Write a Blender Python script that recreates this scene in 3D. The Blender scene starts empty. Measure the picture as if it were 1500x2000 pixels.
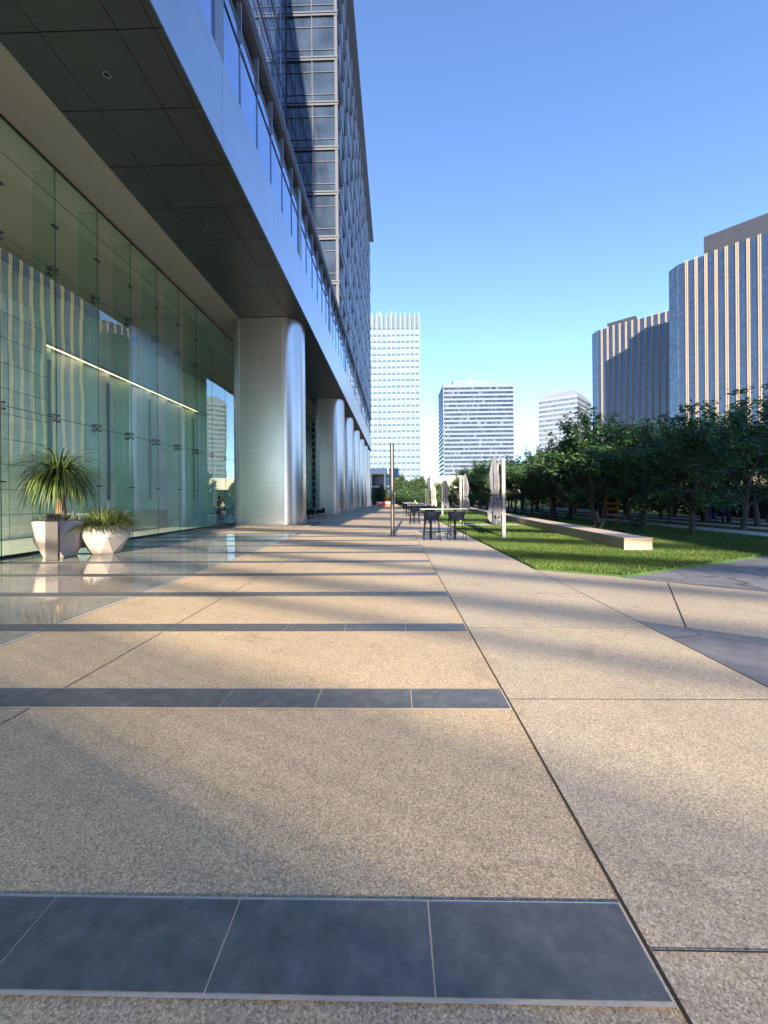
import bpy, math, random
import numpy as np
from math import sin, cos, pi, radians, sqrt, atan2
from mathutils import Vector, Matrix

random.seed(7)
rng = np.random.default_rng(7)
S = bpy.context.scene
COL = S.collection

# ------------------------------------------------------------------ camera
cam_d = bpy.data.cameras.new('camera')
cam = bpy.data.objects.new('camera', cam_d)
COL.objects.link(cam)
cam_d.sensor_fit = 'HORIZONTAL'
cam_d.sensor_width = 36.0
cam_d.lens = 18.0
cam_d.clip_start = 0.05
cam_d.clip_end = 6000
cam_d.shift_x = -0.0042
cam_d.shift_y = -0.0167
YAW, ROLL = radians(1.2), radians(-0.45)
cam.location = (0, 0, 1.5)
cam.rotation_euler = (Matrix.Rotation(YAW, 3, 'Z') @ Matrix.Rotation(pi/2, 3, 'X') @ Matrix.Rotation(ROLL, 3, 'Z')).to_euler()
S.camera = cam

# ------------------------------------------------------------------ light
SUN_EL, SUN_AZ = radians(19), radians(183)      # azimuth clockwise from +Y
w = bpy.data.worlds.new('World'); S.world = w; w.use_nodes = True
nt = w.node_tree
bg = nt.nodes['Background']
sky = nt.nodes.new('ShaderNodeTexSky')
sky.sky_type = 'NISHITA'
sky.sun_disc = False
sky.sun_elevation = SUN_EL
sky.sun_rotation = SUN_AZ
sky.altitude = 50
sky.air_density = 1.0
sky.dust_density = 0.0
sky.ozone_density = 3.0
tint = nt.nodes.new('ShaderNodeMix'); tint.data_type = 'RGBA'; tint.blend_type = 'MULTIPLY'; tint.inputs[0].default_value = 1
tint.inputs[7].default_value = (.90, .94, 1.10, 1)
nt.links.new(sky.outputs[0], tint.inputs[6]); nt.links.new(tint.outputs[2], bg.inputs[0])
bg.inputs[1].default_value = 0.115
sd = bpy.data.lights.new('sun', 'SUN'); sd.energy = 5.0; sd.angle = radians(0.6); sd.color = (1.0, 0.82, 0.60)
sun = bpy.data.objects.new('sun', sd); COL.objects.link(sun)
sdir = Vector((sin(SUN_AZ)*cos(SUN_EL), cos(SUN_AZ)*cos(SUN_EL), sin(SUN_EL)))
sun.rotation_euler = sdir.to_track_quat('Z', 'Y').to_euler()
sun.location = (0, -30, 60)
S.view_settings.view_transform = 'Standard'
S.view_settings.look = 'None'
S.view_settings.gamma = 1
S.view_settings.exposure = 1.68
S.cycles.max_bounces = 10
S.cycles.transparent_max_bounces = 24
S.cycles.glossy_bounces = 5
S.cycles.diffuse_bounces = 4
S.cycles.use_denoising = True
S.cycles.sample_clamp_indirect = 4.0
S.cycles.caustics_reflective = False
S.cycles.caustics_refractive = False

# ------------------------------------------------------------------ materials
def newmat(name):
    m = bpy.data.materials.new(name); m.use_nodes = True
    n = m.node_tree
    return m, n, n.nodes['Principled BSDF'], n.links.new

def N(n, t, **kw):
    k = n.nodes.new(t)
    for a, b in kw.items():
        if a in k.inputs.keys(): k.inputs[a].default_value = b
        else: setattr(k, a, b)
    return k

def coords(n, kind='Object', scale=(1, 1, 1), rot=(0, 0, 0)):
    tc = n.nodes.new('ShaderNodeTexCoord'); mp = n.nodes.new('ShaderNodeMapping')
    mp.inputs['Scale'].default_value = scale; mp.inputs['Rotation'].default_value = rot
    n.links.new(tc.outputs[kind], mp.inputs[0])
    return mp.outputs[0]

def ramp(n, fac, stops, interp='LINEAR'):
    r = n.nodes.new('ShaderNodeValToRGB'); r.color_ramp.interpolation = interp
    e = r.color_ramp.elements
    while len(e) < len(stops): e.new(0.5)
    for i, (p, c) in enumerate(stops):
        e[i].position = p; e[i].color = (*c, 1) if len(c) == 3 else c
    n.links.new(fac, r.inputs[0])
    return r.outputs[0]

def pm(name, col, rough=.5, metal=0.0, var=.12, scale=3.0, bump=0.0, bscale=40.0, ior=1.5, world=False, stretch=(1, 1, 1)):
    m, n, b, L = newmat(name)
    v = coords(n, 'Object', stretch)
    t = N(n, 'ShaderNodeTexNoise', Scale=scale, Detail=5.0, Roughness=.6)
    L(v, t.inputs['Vector'])
    lo = tuple(max(0, c*(1-var)) for c in col); hi = tuple(min(1, c*(1+var)) for c in col)
    L(ramp(n, t.outputs[0], [(.3, lo), (.7, hi)]), b.inputs['Base Color'])
    b.inputs['Roughness'].default_value = rough; b.inputs['Metallic'].default_value = metal
    b.inputs['IOR'].default_value = ior
    if bump:
        t2 = N(n, 'ShaderNodeTexNoise', Scale=bscale, Detail=3.0); L(v, t2.inputs['Vector'])
        bp = N(n, 'ShaderNodeBump', Strength=bump, Distance=.01)
        L(t2.outputs[0], bp.inputs['Height']); L(bp.outputs[0], b.inputs['Normal'])
    return m

def mix(n, fac, a, b, mode='MIX'):
    k = n.nodes.new('ShaderNodeMix'); k.data_type = 'RGBA'; k.blend_type = mode
    for sock, v in ((0, fac), (6, a), (7, b)):
        if hasattr(v, 'is_output'): n.links.new(v, k.inputs[sock])
        elif sock == 0: k.inputs[0].default_value = v
        else: k.inputs[sock].default_value = (*v, 1)
    return k.outputs[2]

def m_aggregate(name, dark, mid, light, sc=95):
    m, n, b, L = newmat(name)
    v = coords(n)
    vo = N(n, 'ShaderNodeTexVoronoi', Scale=float(sc)); L(v, vo.inputs['Vector'])
    sep = n.nodes.new('ShaderNodeSeparateColor'); L(vo.outputs['Color'], sep.inputs[0])
    c = ramp(n, sep.outputs[0], [(0, dark), (.18, tuple((a+q)/2 for a, q in zip(dark, mid))), (.5, mid), (.85, light), (1, tuple(min(1, x*1.25) for x in light))])
    t = N(n, 'ShaderNodeTexNoise', Scale=.55, Detail=6.0, Roughness=.65); L(v, t.inputs['Vector'])
    st = ramp(n, t.outputs[0], [(.3, (.86, .85, .84)), (.7, (1.06, 1.05, 1.03))])
    t3 = N(n, 'ShaderNodeTexNoise', Scale=9.0, Detail=5.0, Roughness=.7); L(v, t3.inputs['Vector'])
    st2 = ramp(n, t3.outputs[0], [(.25, (.9, .9, .9)), (.7, (1.06, 1.06, 1.06))])
    c = mix(n, 1.0, c, st, 'MULTIPLY'); c = mix(n, 1.0, c, st2, 'MULTIPLY')
    mp2 = coords(n, 'Object', (1/3.5, 1/3.18, 1)); vs_ = N(n, 'ShaderNodeTexVoronoi', Scale=1.0, distance='CHEBYCHEV', Randomness=0.0); L(mp2, vs_.inputs['Vector'])
    sp_ = n.nodes.new('ShaderNodeSeparateColor'); L(vs_.outputs['Color'], sp_.inputs[0])
    c = mix(n, 1.0, c, ramp(n, sp_.outputs[1], [(0, (.94, .94, .94)), (1, (1.05, 1.045, 1.03))]), 'MULTIPLY')
    gm = N(n, 'ShaderNodeTexVoronoi', Scale=1.15); L(v, gm.inputs['Vector'])
    c = mix(n, 1.0, c, ramp(n, gm.outputs['Distance'], [(.016, (.55, .53, .5)), (.028, (1, 1, 1))]), 'MULTIPLY')
    t5 = N(n, 'ShaderNodeTexNoise', Scale=2.2, Detail=8.0, Roughness=.7, Distortion=.8); L(v, t5.inputs['Vector'])
    c = mix(n, 1.0, c, ramp(n, t5.outputs[0], [(.30, (.80, .79, .77)), (.42, (1, 1, 1))]), 'MULTIPLY')
    L(c, b.inputs['Base Color'])
    b.inputs['Roughness'].default_value = .62
    bp = N(n, 'ShaderNodeBump', Strength=.15, Distance=.003)
    L(vo.outputs['Distance'], bp.inputs['Height']); L(bp.outputs[0], b.inputs['Normal'])
    return m

def m_slate(name):
    m, n, b, L = newmat(name)
    v = coords(n)
    t = N(n, 'ShaderNodeTexNoise', Scale=11.0, Detail=10.0, Roughness=.72); L(v, t.inputs['Vector'])
    L(ramp(n, t.outputs[0], [(.32, (.068, .078, .084)), (.5, (.098, .110, .118)), (.68, (.14, .152, .158))]), b.inputs['Base Color'])
    t2 = N(n, 'ShaderNodeTexNoise', Scale=14.0, Detail=10.0, Roughness=.75); L(v, t2.inputs['Vector'])
    L(ramp(n, t2.outputs[0], [(.3, (.40,)*3), (.7, (.62,)*3)]), b.inputs['Roughness'])
    bp = N(n, 'ShaderNodeBump', Strength=.35, Distance=.004)
    L(t2.outputs[0], bp.inputs['Height']); L(bp.outputs[0], b.inputs['Normal'])
    return m

def m_flagstone(name):
    m, n, b, L = newmat(name)
    v = coords(n)
    wn = N(n, 'ShaderNodeTexNoise', Scale=1.6, Detail=4.0); L(v, wn.inputs['Vector'])
    vv = n.nodes.new('ShaderNodeVectorMath'); vv.operation = 'MULTIPLY_ADD'
    L(wn.outputs['Color'], vv.inputs[0]); vv.inputs[1].default_value = (.22, .22, .22); L(v, vv.inputs[2])
    vo = N(n, 'ShaderNodeTexVoronoi', Scale=.95, feature='DISTANCE_TO_EDGE'); L(vv.outputs[0], vo.inputs['Vector'])
    vc = N(n, 'ShaderNodeTexVoronoi', Scale=.95); L(vv.outputs[0], vc.inputs['Vector'])
    t = N(n, 'ShaderNodeTexNoise', Scale=3.0, Detail=9.0, Roughness=.7); L(v, t.inputs['Vector'])
    base = ramp(n, t.outputs[0], [(.3, (.125, .13, .14)), (.55, (.185, .19, .20)), (.8, (.26, .26, .265))])
    sep = n.nodes.new('ShaderNodeSeparateColor'); L(vc.outputs['Color'], sep.inputs[0])
    tone = ramp(n, sep.outputs[0], [(0, (.82, .82, .86)), (1, (1.12, 1.1, 1.08))])
    c = mix(n, 1.0, base, tone, 'MULTIPLY')
    e = ramp(n, vo.outputs['Distance'], [(0, (.35, .33, .32)), (.018, (1, 1, 1))])
    c = mix(n, 1.0, c, e, 'MULTIPLY')
    L(c, b.inputs['Base Color']); b.inputs['Roughness'].default_value = .5
    bp = N(n, 'ShaderNodeBump', Strength=.5, Distance=.02)
    L(t.outputs[0], bp.inputs['Height']); L(bp.outputs[0], b.inputs['Normal'])
    return m

def m_polished(name):
    m, n, b, L = newmat(name)
    v = coords(n)
    t = N(n, 'ShaderNodeTexNoise', Scale=60.0, Detail=4.0); L(v, t.inputs['Vector'])
    c1 = ramp(n, t.outputs[0], [(.3, (.25, .225, .195)), (.7, (.42, .385, .34))])
    t2 = N(n, 'ShaderNodeTexNoise', Scale=1.5, Detail=6.0); L(v, t2.inputs['Vector'])
    c = mix(n, 1.0, c1, ramp(n, t2.outputs[0], [(.3, (.85, .85, .85)), (.7, (1.1, 1.1, 1.1))]), 'MULTIPLY')
    br = N(n, 'ShaderNodeTexBrick', Scale=1.0, offset=0.0)
    br.inputs['Color1'].default_value = (1, 1, 1, 1); br.inputs['Color2'].default_value = (.97, .97, .97, 1); br.inputs['Mortar'].default_value = (.6, .6, .6, 1)
    br.inputs['Mortar Size'].default_value = .004; br.inputs['Brick Width'].default_value = .70; br.inputs['Row Height'].default_value = .795
    mp = coords(n); L(mp, br.inputs['Vector'])
    c = mix(n, 1.0, c, br.outputs['Color'], 'MULTIPLY')
    L(c, b.inputs['Base Color']); b.inputs['Roughness'].default_value = .035; b.inputs['IOR'].default_value = 1.75
    return m

def m_glass(name, tint, base=.05, boost=1.0):
    m, n, b, L = newmat(name)
    n.nodes.remove(b)
    out = n.nodes['Material Output']
    tr = N(n, 'ShaderNodeBsdfTransparent'); tr.inputs[0].default_value = (*tint, 1)
    gl = N(n, 'ShaderNodeBsdfGlossy', Roughness=0.0); gl.inputs[0].default_value = (.93, 1.0, .97, 1)
    lw = N(n, 'ShaderNodeLayerWeight', Blend=.5)
    pw = N(n, 'ShaderNodeMath', operation='POWER'); L(lw.outputs['Facing'], pw.inputs[0]); pw.inputs[1].default_value = 4.0
    ma = N(n, 'ShaderNodeMath', operation='MULTIPLY_ADD', use_clamp=True)
    L(pw.outputs[0], ma.inputs[0]); ma.inputs[1].default_value = boost; ma.inputs[2].default_value = base
    ms = N(n, 'ShaderNodeMixShader')
    L(ma.outputs[0], ms.inputs[0]); L(tr.outputs[0], ms.inputs[1]); L(gl.outputs[0], ms.inputs[2])
    v = coords(n, 'Object', (1, .35, .6))
    t = N(n, 'ShaderNodeTexNoise', Scale=.8, Detail=1.0); L(v, t.inputs['Vector'])
    bp = N(n, 'ShaderNodeBump', Strength=.12, Distance=.05); L(t.outputs[0], bp.inputs['Height']); L(bp.outputs[0], gl.inputs['Normal'])
    L(ms.outputs[0], out.inputs[0])
    return m

def m_darkglass(name, col, rough=.03, ior=1.9, grid=None, var=.35, blinds=0.0, wob=.1, metal=0.0):
    m, n, b, L = newmat(name)
    v = coords(n)
    t = N(n, 'ShaderNodeTexNoise', Scale=.35, Detail=3.0); L(v, t.inputs['Vector'])
    c = ramp(n, t.outputs[0], [(.3, tuple(x*(1-var) for x in col)), (.7, tuple(x*(1+var) for x in col))])
    if grid:
        vo = N(n, 'ShaderNodeTexVoronoi', Scale=1.0, distance='CHEBYCHEV', Randomness=0.0)
        sv = coords(n, 'Object', (1/grid[0], 1/grid[0], 1/grid[1])); L(sv, vo.inputs['Vector'])
        sep = n.nodes.new('ShaderNodeSeparateColor'); L(vo.outputs['Color'], sep.inputs[0])
        bl = ramp(n, sep.outputs[0], [(0, (.55,)*3), (.6, (1.1,)*3), (1-blinds, (1.5, 1.5, 1.5)), (1.0, (4.5, 4.2, 3.6))] if blinds else [(0, (.88,)*3), (1, (1.12,)*3)])
        c = mix(n, 1.0, c, bl, 'MULTIPLY')
        e = ramp(n, vo.outputs['Distance'], [(.47, (1, 1, 1)), (.485, (.35, .35, .38))])
        c = mix(n, 1.0, c, e, 'MULTIPLY')
    L(c, b.inputs['Base Color'])
    b.inputs['Roughness'].default_value = rough; b.inputs['IOR'].default_value = ior; b.inputs['Metallic'].default_value = metal
    t2 = N(n, 'ShaderNodeTexNoise', Scale=.25, Detail=1.0); L(v, t2.inputs['Vector'])
    bp = N(n, 'ShaderNodeBump', Strength=wob, Distance=.2); L(t2.outputs[0], bp.inputs['Height']); L(bp.outputs[0], b.inputs['Normal'])
    return m

def m_leaf(name, a, b_, c_, trans=.25, rough=.45):
    m, n, b, L = newmat(name)
    g = N(n, 'ShaderNodeNewGeometry')
    c = ramp(n, g.outputs['Random Per Island'], [(0, a), (.5, b_), (1, c_)])
    tn = N(n, 'ShaderNodeTexNoise', Scale=.9, Detail=4.0); L(coords(n), tn.inputs['Vector'])
    c = mix(n, 1.0, c, ramp(n, tn.outputs[0], [(.35, (.70, .74, .72)), (.65, (1.25, 1.2, 1.1))]), 'MULTIPLY')
    L(c, b.inputs['Base Color']); b.inputs['Roughness'].default_value = rough
    out = n.nodes['Material Output']
    tl = N(n, 'ShaderNodeBsdfTranslucent'); L(c, tl.inputs[0])
    ms = N(n, 'ShaderNodeMixShader'); ms.inputs[0].default_value = trans
    L(b.outputs[0], ms.inputs[1]); L(tl.outputs[0], ms.inputs[2]); L(ms.outputs[0], out.inputs[0])
    return m

def m_stonewall(name, col, w_, h_, mortar=(.5, .5, .5), ms=.012, var=.12, axis='X', rough=.45):
    # axis X: wall facing +X, bricks run along Y ; axis Y: wall facing Y
    m, n, b, L = newmat(name)
    tc = n.nodes.new('ShaderNodeTexCoord'); sp = n.nodes.new('ShaderNodeSeparateXYZ'); cb = n.nodes.new('ShaderNodeCombineXYZ')
    L(tc.outputs['Object'], sp.inputs[0]); L(sp.outputs['Y' if axis == 'X' else 'X'], cb.inputs[0]); L(sp.outputs['Z'], cb.inputs[1])
    br = N(n, 'ShaderNodeTexBrick', Scale=1.0, offset=0.0)
    L(cb.outputs[0], br.inputs['Vector'])
    br.inputs['Color1'].default_value = (*[c*(1-var) for c in col], 1); br.inputs['Color2'].default_value = (*[min(1, c*(1+var)) for c in col], 1)
    br.inputs['Mortar'].default_value = (*[a*c for a, c in zip(mortar, col)], 1)
    br.inputs['Mortar Size'].default_value = ms; br.inputs['Brick Width'].default_value = w_; br.inputs['Row Height'].default_value = h_
    t = N(n, 'ShaderNodeTexNoise', Scale=1.3, Detail=8.0, Roughness=.7, Distortion=1.5); L(tc.outputs['Object'], t.inputs['Vector'])
    st = ramp(n, t.outputs[0], [(.35, (.8, .82, .8)), (.6, (1.05, 1.05, 1.05))])
    L(mix(n, 1.0, br.outputs['Color'], st, 'MULTIPLY'), b.inputs['Base Color']); b.inputs['Roughness'].default_value = rough
    return m

def m_emit(name, col, st):
    m, n, b, L = newmat(name)
    b.inputs['Emission Color'].default_value = (*col, 1); b.inputs['Emission Strength'].default_value = st
    return m

M = dict(
    agg=m_aggregate('exposed_aggregate', (.26, .20, .13), (.50, .40, .265), (.64, .53, .375), 170),
    agg2=m_aggregate('exposed_aggregate_grey', (.25, .205, .15), (.46, .39, .285), (.58, .51, .39), 170),
    slate=m_slate('slate'), flag=m_flagstone('flagstone'), polish=m_polished('polished_granite'),
    grout=pm('grout', (.48, .44, .39), .8, bump=.3),
    joint=pm('joint', (.035, .03, .028), .9),
    soil=pm('ground_soil', (.16, .15, .13), .9, scale=.2),
    lawn=pm('lawn_soil', (.04, .10, .018), .95, scale=2, var=.4, bump=.4),
    path=pm('pale_path', (.50, .47, .43), .7, scale=1.5, bump=.2),
    soffit=pm('soffit_panel', (.052, .060, .070), .42, metal=.3, var=.10, scale=1.2),
    black=pm('black_gap', (.008, .008, .008), .8),
    plaster=pm('plaster', (.36, .35, .33), .9, scale=.4, var=.05),
    fascia=pm('fascia_metal', (.54, .56, .61), .28, metal=.85, var=.05, scale=.6),
    alu=pm('column_metal', (.64, .62, .62), .30, metal=.92, var=.07, scale=.5, stretch=(1, 1, .4)),
    aluseam=pm('column_seam', (.92, .90, .86), .5),
    frame=pm('frame_metal', (.30, .34, .42), .38, metal=.6, var=.08),
    framel=pm('frame_light', (.27, .30, .35), .4, metal=.5, var=.08),
    frame_shade=pm('frame_shaded', (.045, .060, .092), .6, metal=.0, var=.08),  # darker copy of the frame metal: south face shade put into the colour
    mastm=pm('mast_metal', (.26, .26, .27), .45, metal=.3),
    pil=pm('pilaster_metal', (.50, .56, .66), .4, metal=.4),
    dark=pm('dark_metal', (.022, .024, .028), .4, metal=.2, var=.3),
    lobby=m_glass('lobby_glass', (.91, .985, .93), .09, 1.0),
    fin=m_glass('fin_glass', (.84, .95, .90), .03, .5),
    win=m_darkglass('window_blue', (.42, .54, .80), .02, 1.6, None, .12, wob=.04, metal=.8),
    towerwin=m_darkglass('tower_window', (.03, .045, .07), .03, 1.8, None, .5, wob=.05),
    inner=m_stonewall('inner_stone', (.80, .82, .76), 1.9, 2.1, ms=.008),
    inner2=pm('inner_marble', (.86, .90, .84), .5, var=.10, scale=.9),
    core=m_stonewall('core_stone', (.72, .75, .66), 1.0, 1.0, mortar=(.35, .35, .35), ms=.018),
    chrome=pm('steel', (.62, .60, .57), .22, metal=1.0, var=.05),
    steel=pm('brushed_steel', (.13, .125, .12), .40, metal=.8, var=.08, stretch=(1, 1, .1), scale=8),
    marble=pm('lobby_marble', (.80, .79, .74), .12, var=.08, scale=1.2),
    planter=pm('planter_concrete', (.44, .41, .375), .7, var=.07, scale=4, bump=.25),
    bark=pm('bark', (.075, .065, .055), .9, var=.4, scale=6, bump=.6, bscale=20),
    trunk=pm('palm_trunk', (.30, .19, .11), .8, var=.3, scale=9, bump=.5, stretch=(1, 1, 2.5)),
    leaf=m_leaf('tree_leaf', (.026, .075, .040), (.05, .13, .058), (.11, .20, .07), .35),
    strap=m_leaf('strap_leaf', (.035, .075, .015), (.07, .12, .03), (.18, .24, .06), .2),
    grassl=m_leaf('planter_grass', (.04, .075, .02), (.08, .12, .035), (.16, .2, .07), .2),
    succ=m_leaf('succulent', (.10, .13, .10), (.16, .19, .14), (.22, .2, .13), .1),
    blade=m_leaf('grass_blade', (.048, .105, .020), (.08, .16, .03), (.16, .23, .055), .35),
    hedge=m_leaf('hedge_leaf', (.022, .05, .026), (.038, .078, .036), (.07, .12, .05), .15),
    shrub=m_leaf('shrub_leaf', (.02, .06, .03), (.03, .085, .04), (.06, .12, .05), .2),
    stone=pm('bench_stone', (.50, .37, .265), .75, var=.08, scale=14, bump=.25),
    stonetop=pm('bench_top', (.52, .43, .37), .6, var=.06, scale=14, bump=.2),
    pebble=pm('pebble', (.20, .19, .18), .6, var=.5, scale=14),
    black_metal=pm('black_metal', (.007, .008, .011), .6, var=.2, ior=1.3),
    rope=pm('navy_rope', (.006, .010, .022), .75, var=.4, scale=40, bump=.8, bscale=60, ior=1.15),
    tabletop=pm('table_top', (.36, .37, .37), .25, metal=.4),
    fabric=pm('umbrella_fabric', (.15, .155, .19), .9, var=.15, scale=6, bump=.3),
    fabric2=pm('umbrella_fabric_pale', (.36, .35, .32), .9, var=.1, scale=6, bump=.3),
    binm=pm('bin_slate', (.05, .075, .10), .5),
    wood=pm('orange_wood', (.42, .20, .07), .6, var=.25, scale=10, stretch=(1, 1, 6)),
    redwood=pm('chair_wood', (.20, .07, .035), .5, var=.25, scale=10),
    white=pm('white_paint', (.78, .78, .76), .5, var=.04),
    cream=pm('cream_wall', (.58, .53, .46), .8, var=.05),
    orange=pm('barrier_orange', (.75, .13, .05), .45, var=.15),
    skin=pm('skin', (.42, .25, .17), .6), hair=pm('hair', (.02, .015, .012), .7), hairw=pm('hair_white', (.5, .48, .46), .7),
    teal=pm('teal_shirt', (.20, .38, .36), .85), navy=pm('navy_cloth', (.02, .03, .06), .85), blue=pm('blue_shirt', (.05, .08, .22), .85),
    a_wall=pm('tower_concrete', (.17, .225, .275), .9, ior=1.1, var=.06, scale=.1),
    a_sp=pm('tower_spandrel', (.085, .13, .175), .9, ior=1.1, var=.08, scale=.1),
    a_win=m_darkglass('grid_window', (.19, .285, .43), .7, 1.08, (2.43, 3.33), .15, wob=.02),
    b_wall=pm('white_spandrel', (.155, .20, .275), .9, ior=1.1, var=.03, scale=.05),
    b_win=m_darkglass('ribbon_window', (.075, .105, .155), .08, 1.6, (1.37, 3.36), .3, blinds=.12, wob=.02),
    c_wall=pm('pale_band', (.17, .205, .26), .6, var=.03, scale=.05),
    c_win=m_darkglass('band_window', (.10, .13, .17), .06, 1.7, (1.8, 3.5), .3, wob=.02),
    d_win=m_darkglass('strip_glass', (.020, .036, .080), .05, 1.75, (1.3, 1.95), .25, wob=.015),
    d_fin=pm('tan_fin', (.29, .24, .185), .9, ior=1.2, var=.04, scale=.1),
    d_top=pm('dark_crown', (.040, .048, .068), .9, ior=1.1, var=.08, scale=.1),
    d_ch=m_darkglass('chamfer_glass', (.10, .15, .20), .06, 1.8, (1.8, 3.9), .3, wob=.02, metal=.3),
    warm=m_emit('warm_lamp', (1.0, .66, .38), 1.5),
    sticker=pm('blue_sticker', (.02, .07, .35), .4),
    bank=pm('bank_soil', (.36, .28, .23), .95, var=.45, scale=4, bump=.8, bscale=8),
    blockw=pm('shade_caster', (.45, .43, .40), .7, var=.05, scale=.1),
)

# ------------------------------------------------------------------ mesh helpers
class MB:
    def __init__(s): s.v = []; s.f = []
    def add(s, vs, fs):
        o = len(s.v); s.v += [tuple(p) for p in vs]; s.f += [tuple(i+o for i in f) for f in fs]
    def box(s, x0, x1, y0, y1, z0, z1):
        s.add([(x0,y0,z0),(x1,y0,z0),(x1,y1,z0),(x0,y1,z0),(x0,y0,z1),(x1,y0,z1),(x1,y1,z1),(x0,y1,z1)],
              [(0,3,2,1),(4,5,6,7),(0,1,5,4),(1,2,6,5),(2,3,7,6),(3,0,4,7)]); return s
    def obox(s, c, u, hu, hv, z0, z1):          # box along horizontal unit u, half sizes
        u = Vector((u[0], u[1], 0)).normalized(); v = Vector((-u.y, u.x, 0)); c = Vector((c[0], c[1], 0))
        P = [c-u*hu-v*hv, c+u*hu-v*hv, c+u*hu+v*hv, c-u*hu+v*hv]
        s.prism([(p.x, p.y) for p in P], z0, z1); return s
    def prism(s, pts, z0, z1):
        n = len(pts)
        s.add([(x, y, z0) for x, y in pts] + [(x, y, z1) for x, y in pts],
              [tuple(range(n-1, -1, -1)), tuple(range(n, 2*n))] + [(i, (i+1) % n, n+(i+1) % n, n+i) for i in range(n)]); return s
    def sheet(s, pts, z): s.add([(x, y, z) for x, y in pts], [tuple(range(len(pts)))]); return s
    def tube(s, pts, rads, k=8, caps=True):
        pts = [Vector(p) for p in pts]
        if not hasattr(rads, '__len__'): rads = [rads]*len(pts)
        vs = []; fs = []; ref = None
        for i, p in enumerate(pts):
            d = (pts[min(i+1, len(pts)-1)] - pts[max(i-1, 0)])
            if d.length < 1e-9: d = Vector((0, 0, 1))
            d.normalize()
            if ref is None: ref = Vector((1, 0, 0)) if abs(d.x) < .8 else Vector((0, 1, 0))
            a = (ref - d*ref.dot(d)).normalized(); ref = a; b = d.cross(a)
            vs += [p + (a*cos(2*pi*j/k) + b*sin(2*pi*j/k))*rads[i] for j in range(k)]
        for i in range(len(pts)-1):
            for j in range(k): fs.append((i*k+j, i*k+(j+1) % k, (i+1)*k+(j+1) % k, (i+1)*k+j))
        if caps: fs.append(tuple(range(k-1, -1, -1))); fs.append(tuple((len(pts)-1)*k+j for j in range(k)))
        s.add(vs, fs); return s
    def cyl(s, x, y, z0, z1, r, k=24, r2=None): return s.tube([(x, y, z0), (x, y, z1)], [r, r if r2 is None else r2], k)
    def lathe(s, prof, k=24, c=(0, 0), squash=(1, 1), rot=0, cap=True):
        vs = []; fs = []
        for r, z in prof:
            vs += [(c[0]+r*squash[0]*cos(2*pi*j/k+rot), c[1]+r*squash[1]*sin(2*pi*j/k+rot), z) for j in range(k)]
        for i in range(len(prof)-1):
            for j in range(k): fs.append((i*k+j, i*k+(j+1) % k, (i+1)*k+(j+1) % k, (i+1)*k+j))
        if cap: fs += [tuple(range(k-1, -1, -1)), tuple((len(prof)-1)*k+j for j in range(k))]
        s.add(vs, fs); return s
    def build(s, name, mat, parent=None, loc=None, world=False, smooth=False, kind=None, bevel=0):
        off = Vector((0, 0, 0))
        if world:
            q = parent
            while q is not None: off += q.location; q = q.parent
        if loc is not None and parent is None: off = Vector(loc)
        me = bpy.data.meshes.new(name)
        vs = [(a-off.x, b-off.y, c-off.z) for a, b, c in s.v] if (world or loc is not None) else s.v
        me.from_pydata(vs, [], s.f); me.materials.append(mat if not isinstance(mat, str) else M[mat])
        if smooth:
            me.polygons.foreach_set('use_smooth', [True]*len(me.polygons))
        me.update()
        o = bpy.data.objects.new(name, me); COL.objects.link(o)
        if parent is not None: o.parent = parent
        elif loc is not None: o.location = loc
        if kind: o['kind'] = kind
        if bevel:
            b = o.modifiers.new('bevel', 'BEVEL'); b.width = bevel; b.segments = 2; b.limit_method = 'ANGLE'
        if smooth:
            e = o.modifiers.new('split', 'EDGE_SPLIT'); e.split_angle = radians(38)
        return o

def npmesh(name, verts, faces_flat, fsize, mat, parent=None, kind=None):
    me = bpy.data.meshes.new(name)
    nv = len(verts); nf = len(faces_flat)//fsize
    me.vertices.add(nv); me.vertices.foreach_set('co', np.asarray(verts, dtype=np.float32).ravel())
    me.loops.add(nf*fsize); me.loops.foreach_set('vertex_index', np.asarray(faces_flat, dtype=np.int32))
    me.polygons.add(nf); me.polygons.foreach_set('loop_start', np.arange(0, nf*fsize, fsize, dtype=np.int32))
    me.update(calc_edges=True); me.validate()
    me.materials.append(M[mat] if isinstance(mat, str) else mat)
    o = bpy.data.objects.new(name, me); COL.objects.link(o)
    if parent is not None: o.parent = parent
    if kind: o['kind'] = kind
    return o

def tag(o, label, cat, group=None):
    o['label'] = label; o['category'] = cat
    if group: o['group'] = group
    return o
def thing(name, label, cat, loc=(0, 0, 0), rz=0, group=None):
    o = bpy.data.objects.new(name, None); COL.objects.link(o)
    o.location = loc; o.rotation_euler = (0, 0, rz); o.empty_display_size = .2
    return tag(o, label, cat, group)
def copy_tree(o, parent=None):
    c = o.copy(); COL.objects.link(c); c.parent = parent
    for ch in [q for q in o.children]: copy_tree(ch, c)
    return c
def dup(o, loc, rz, label, sc=1.0):
    c = copy_tree(o); c.location = loc; c.rotation_euler = (0, 0, rz); c['label'] = label; c.scale = (sc,)*3
    return c

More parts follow.
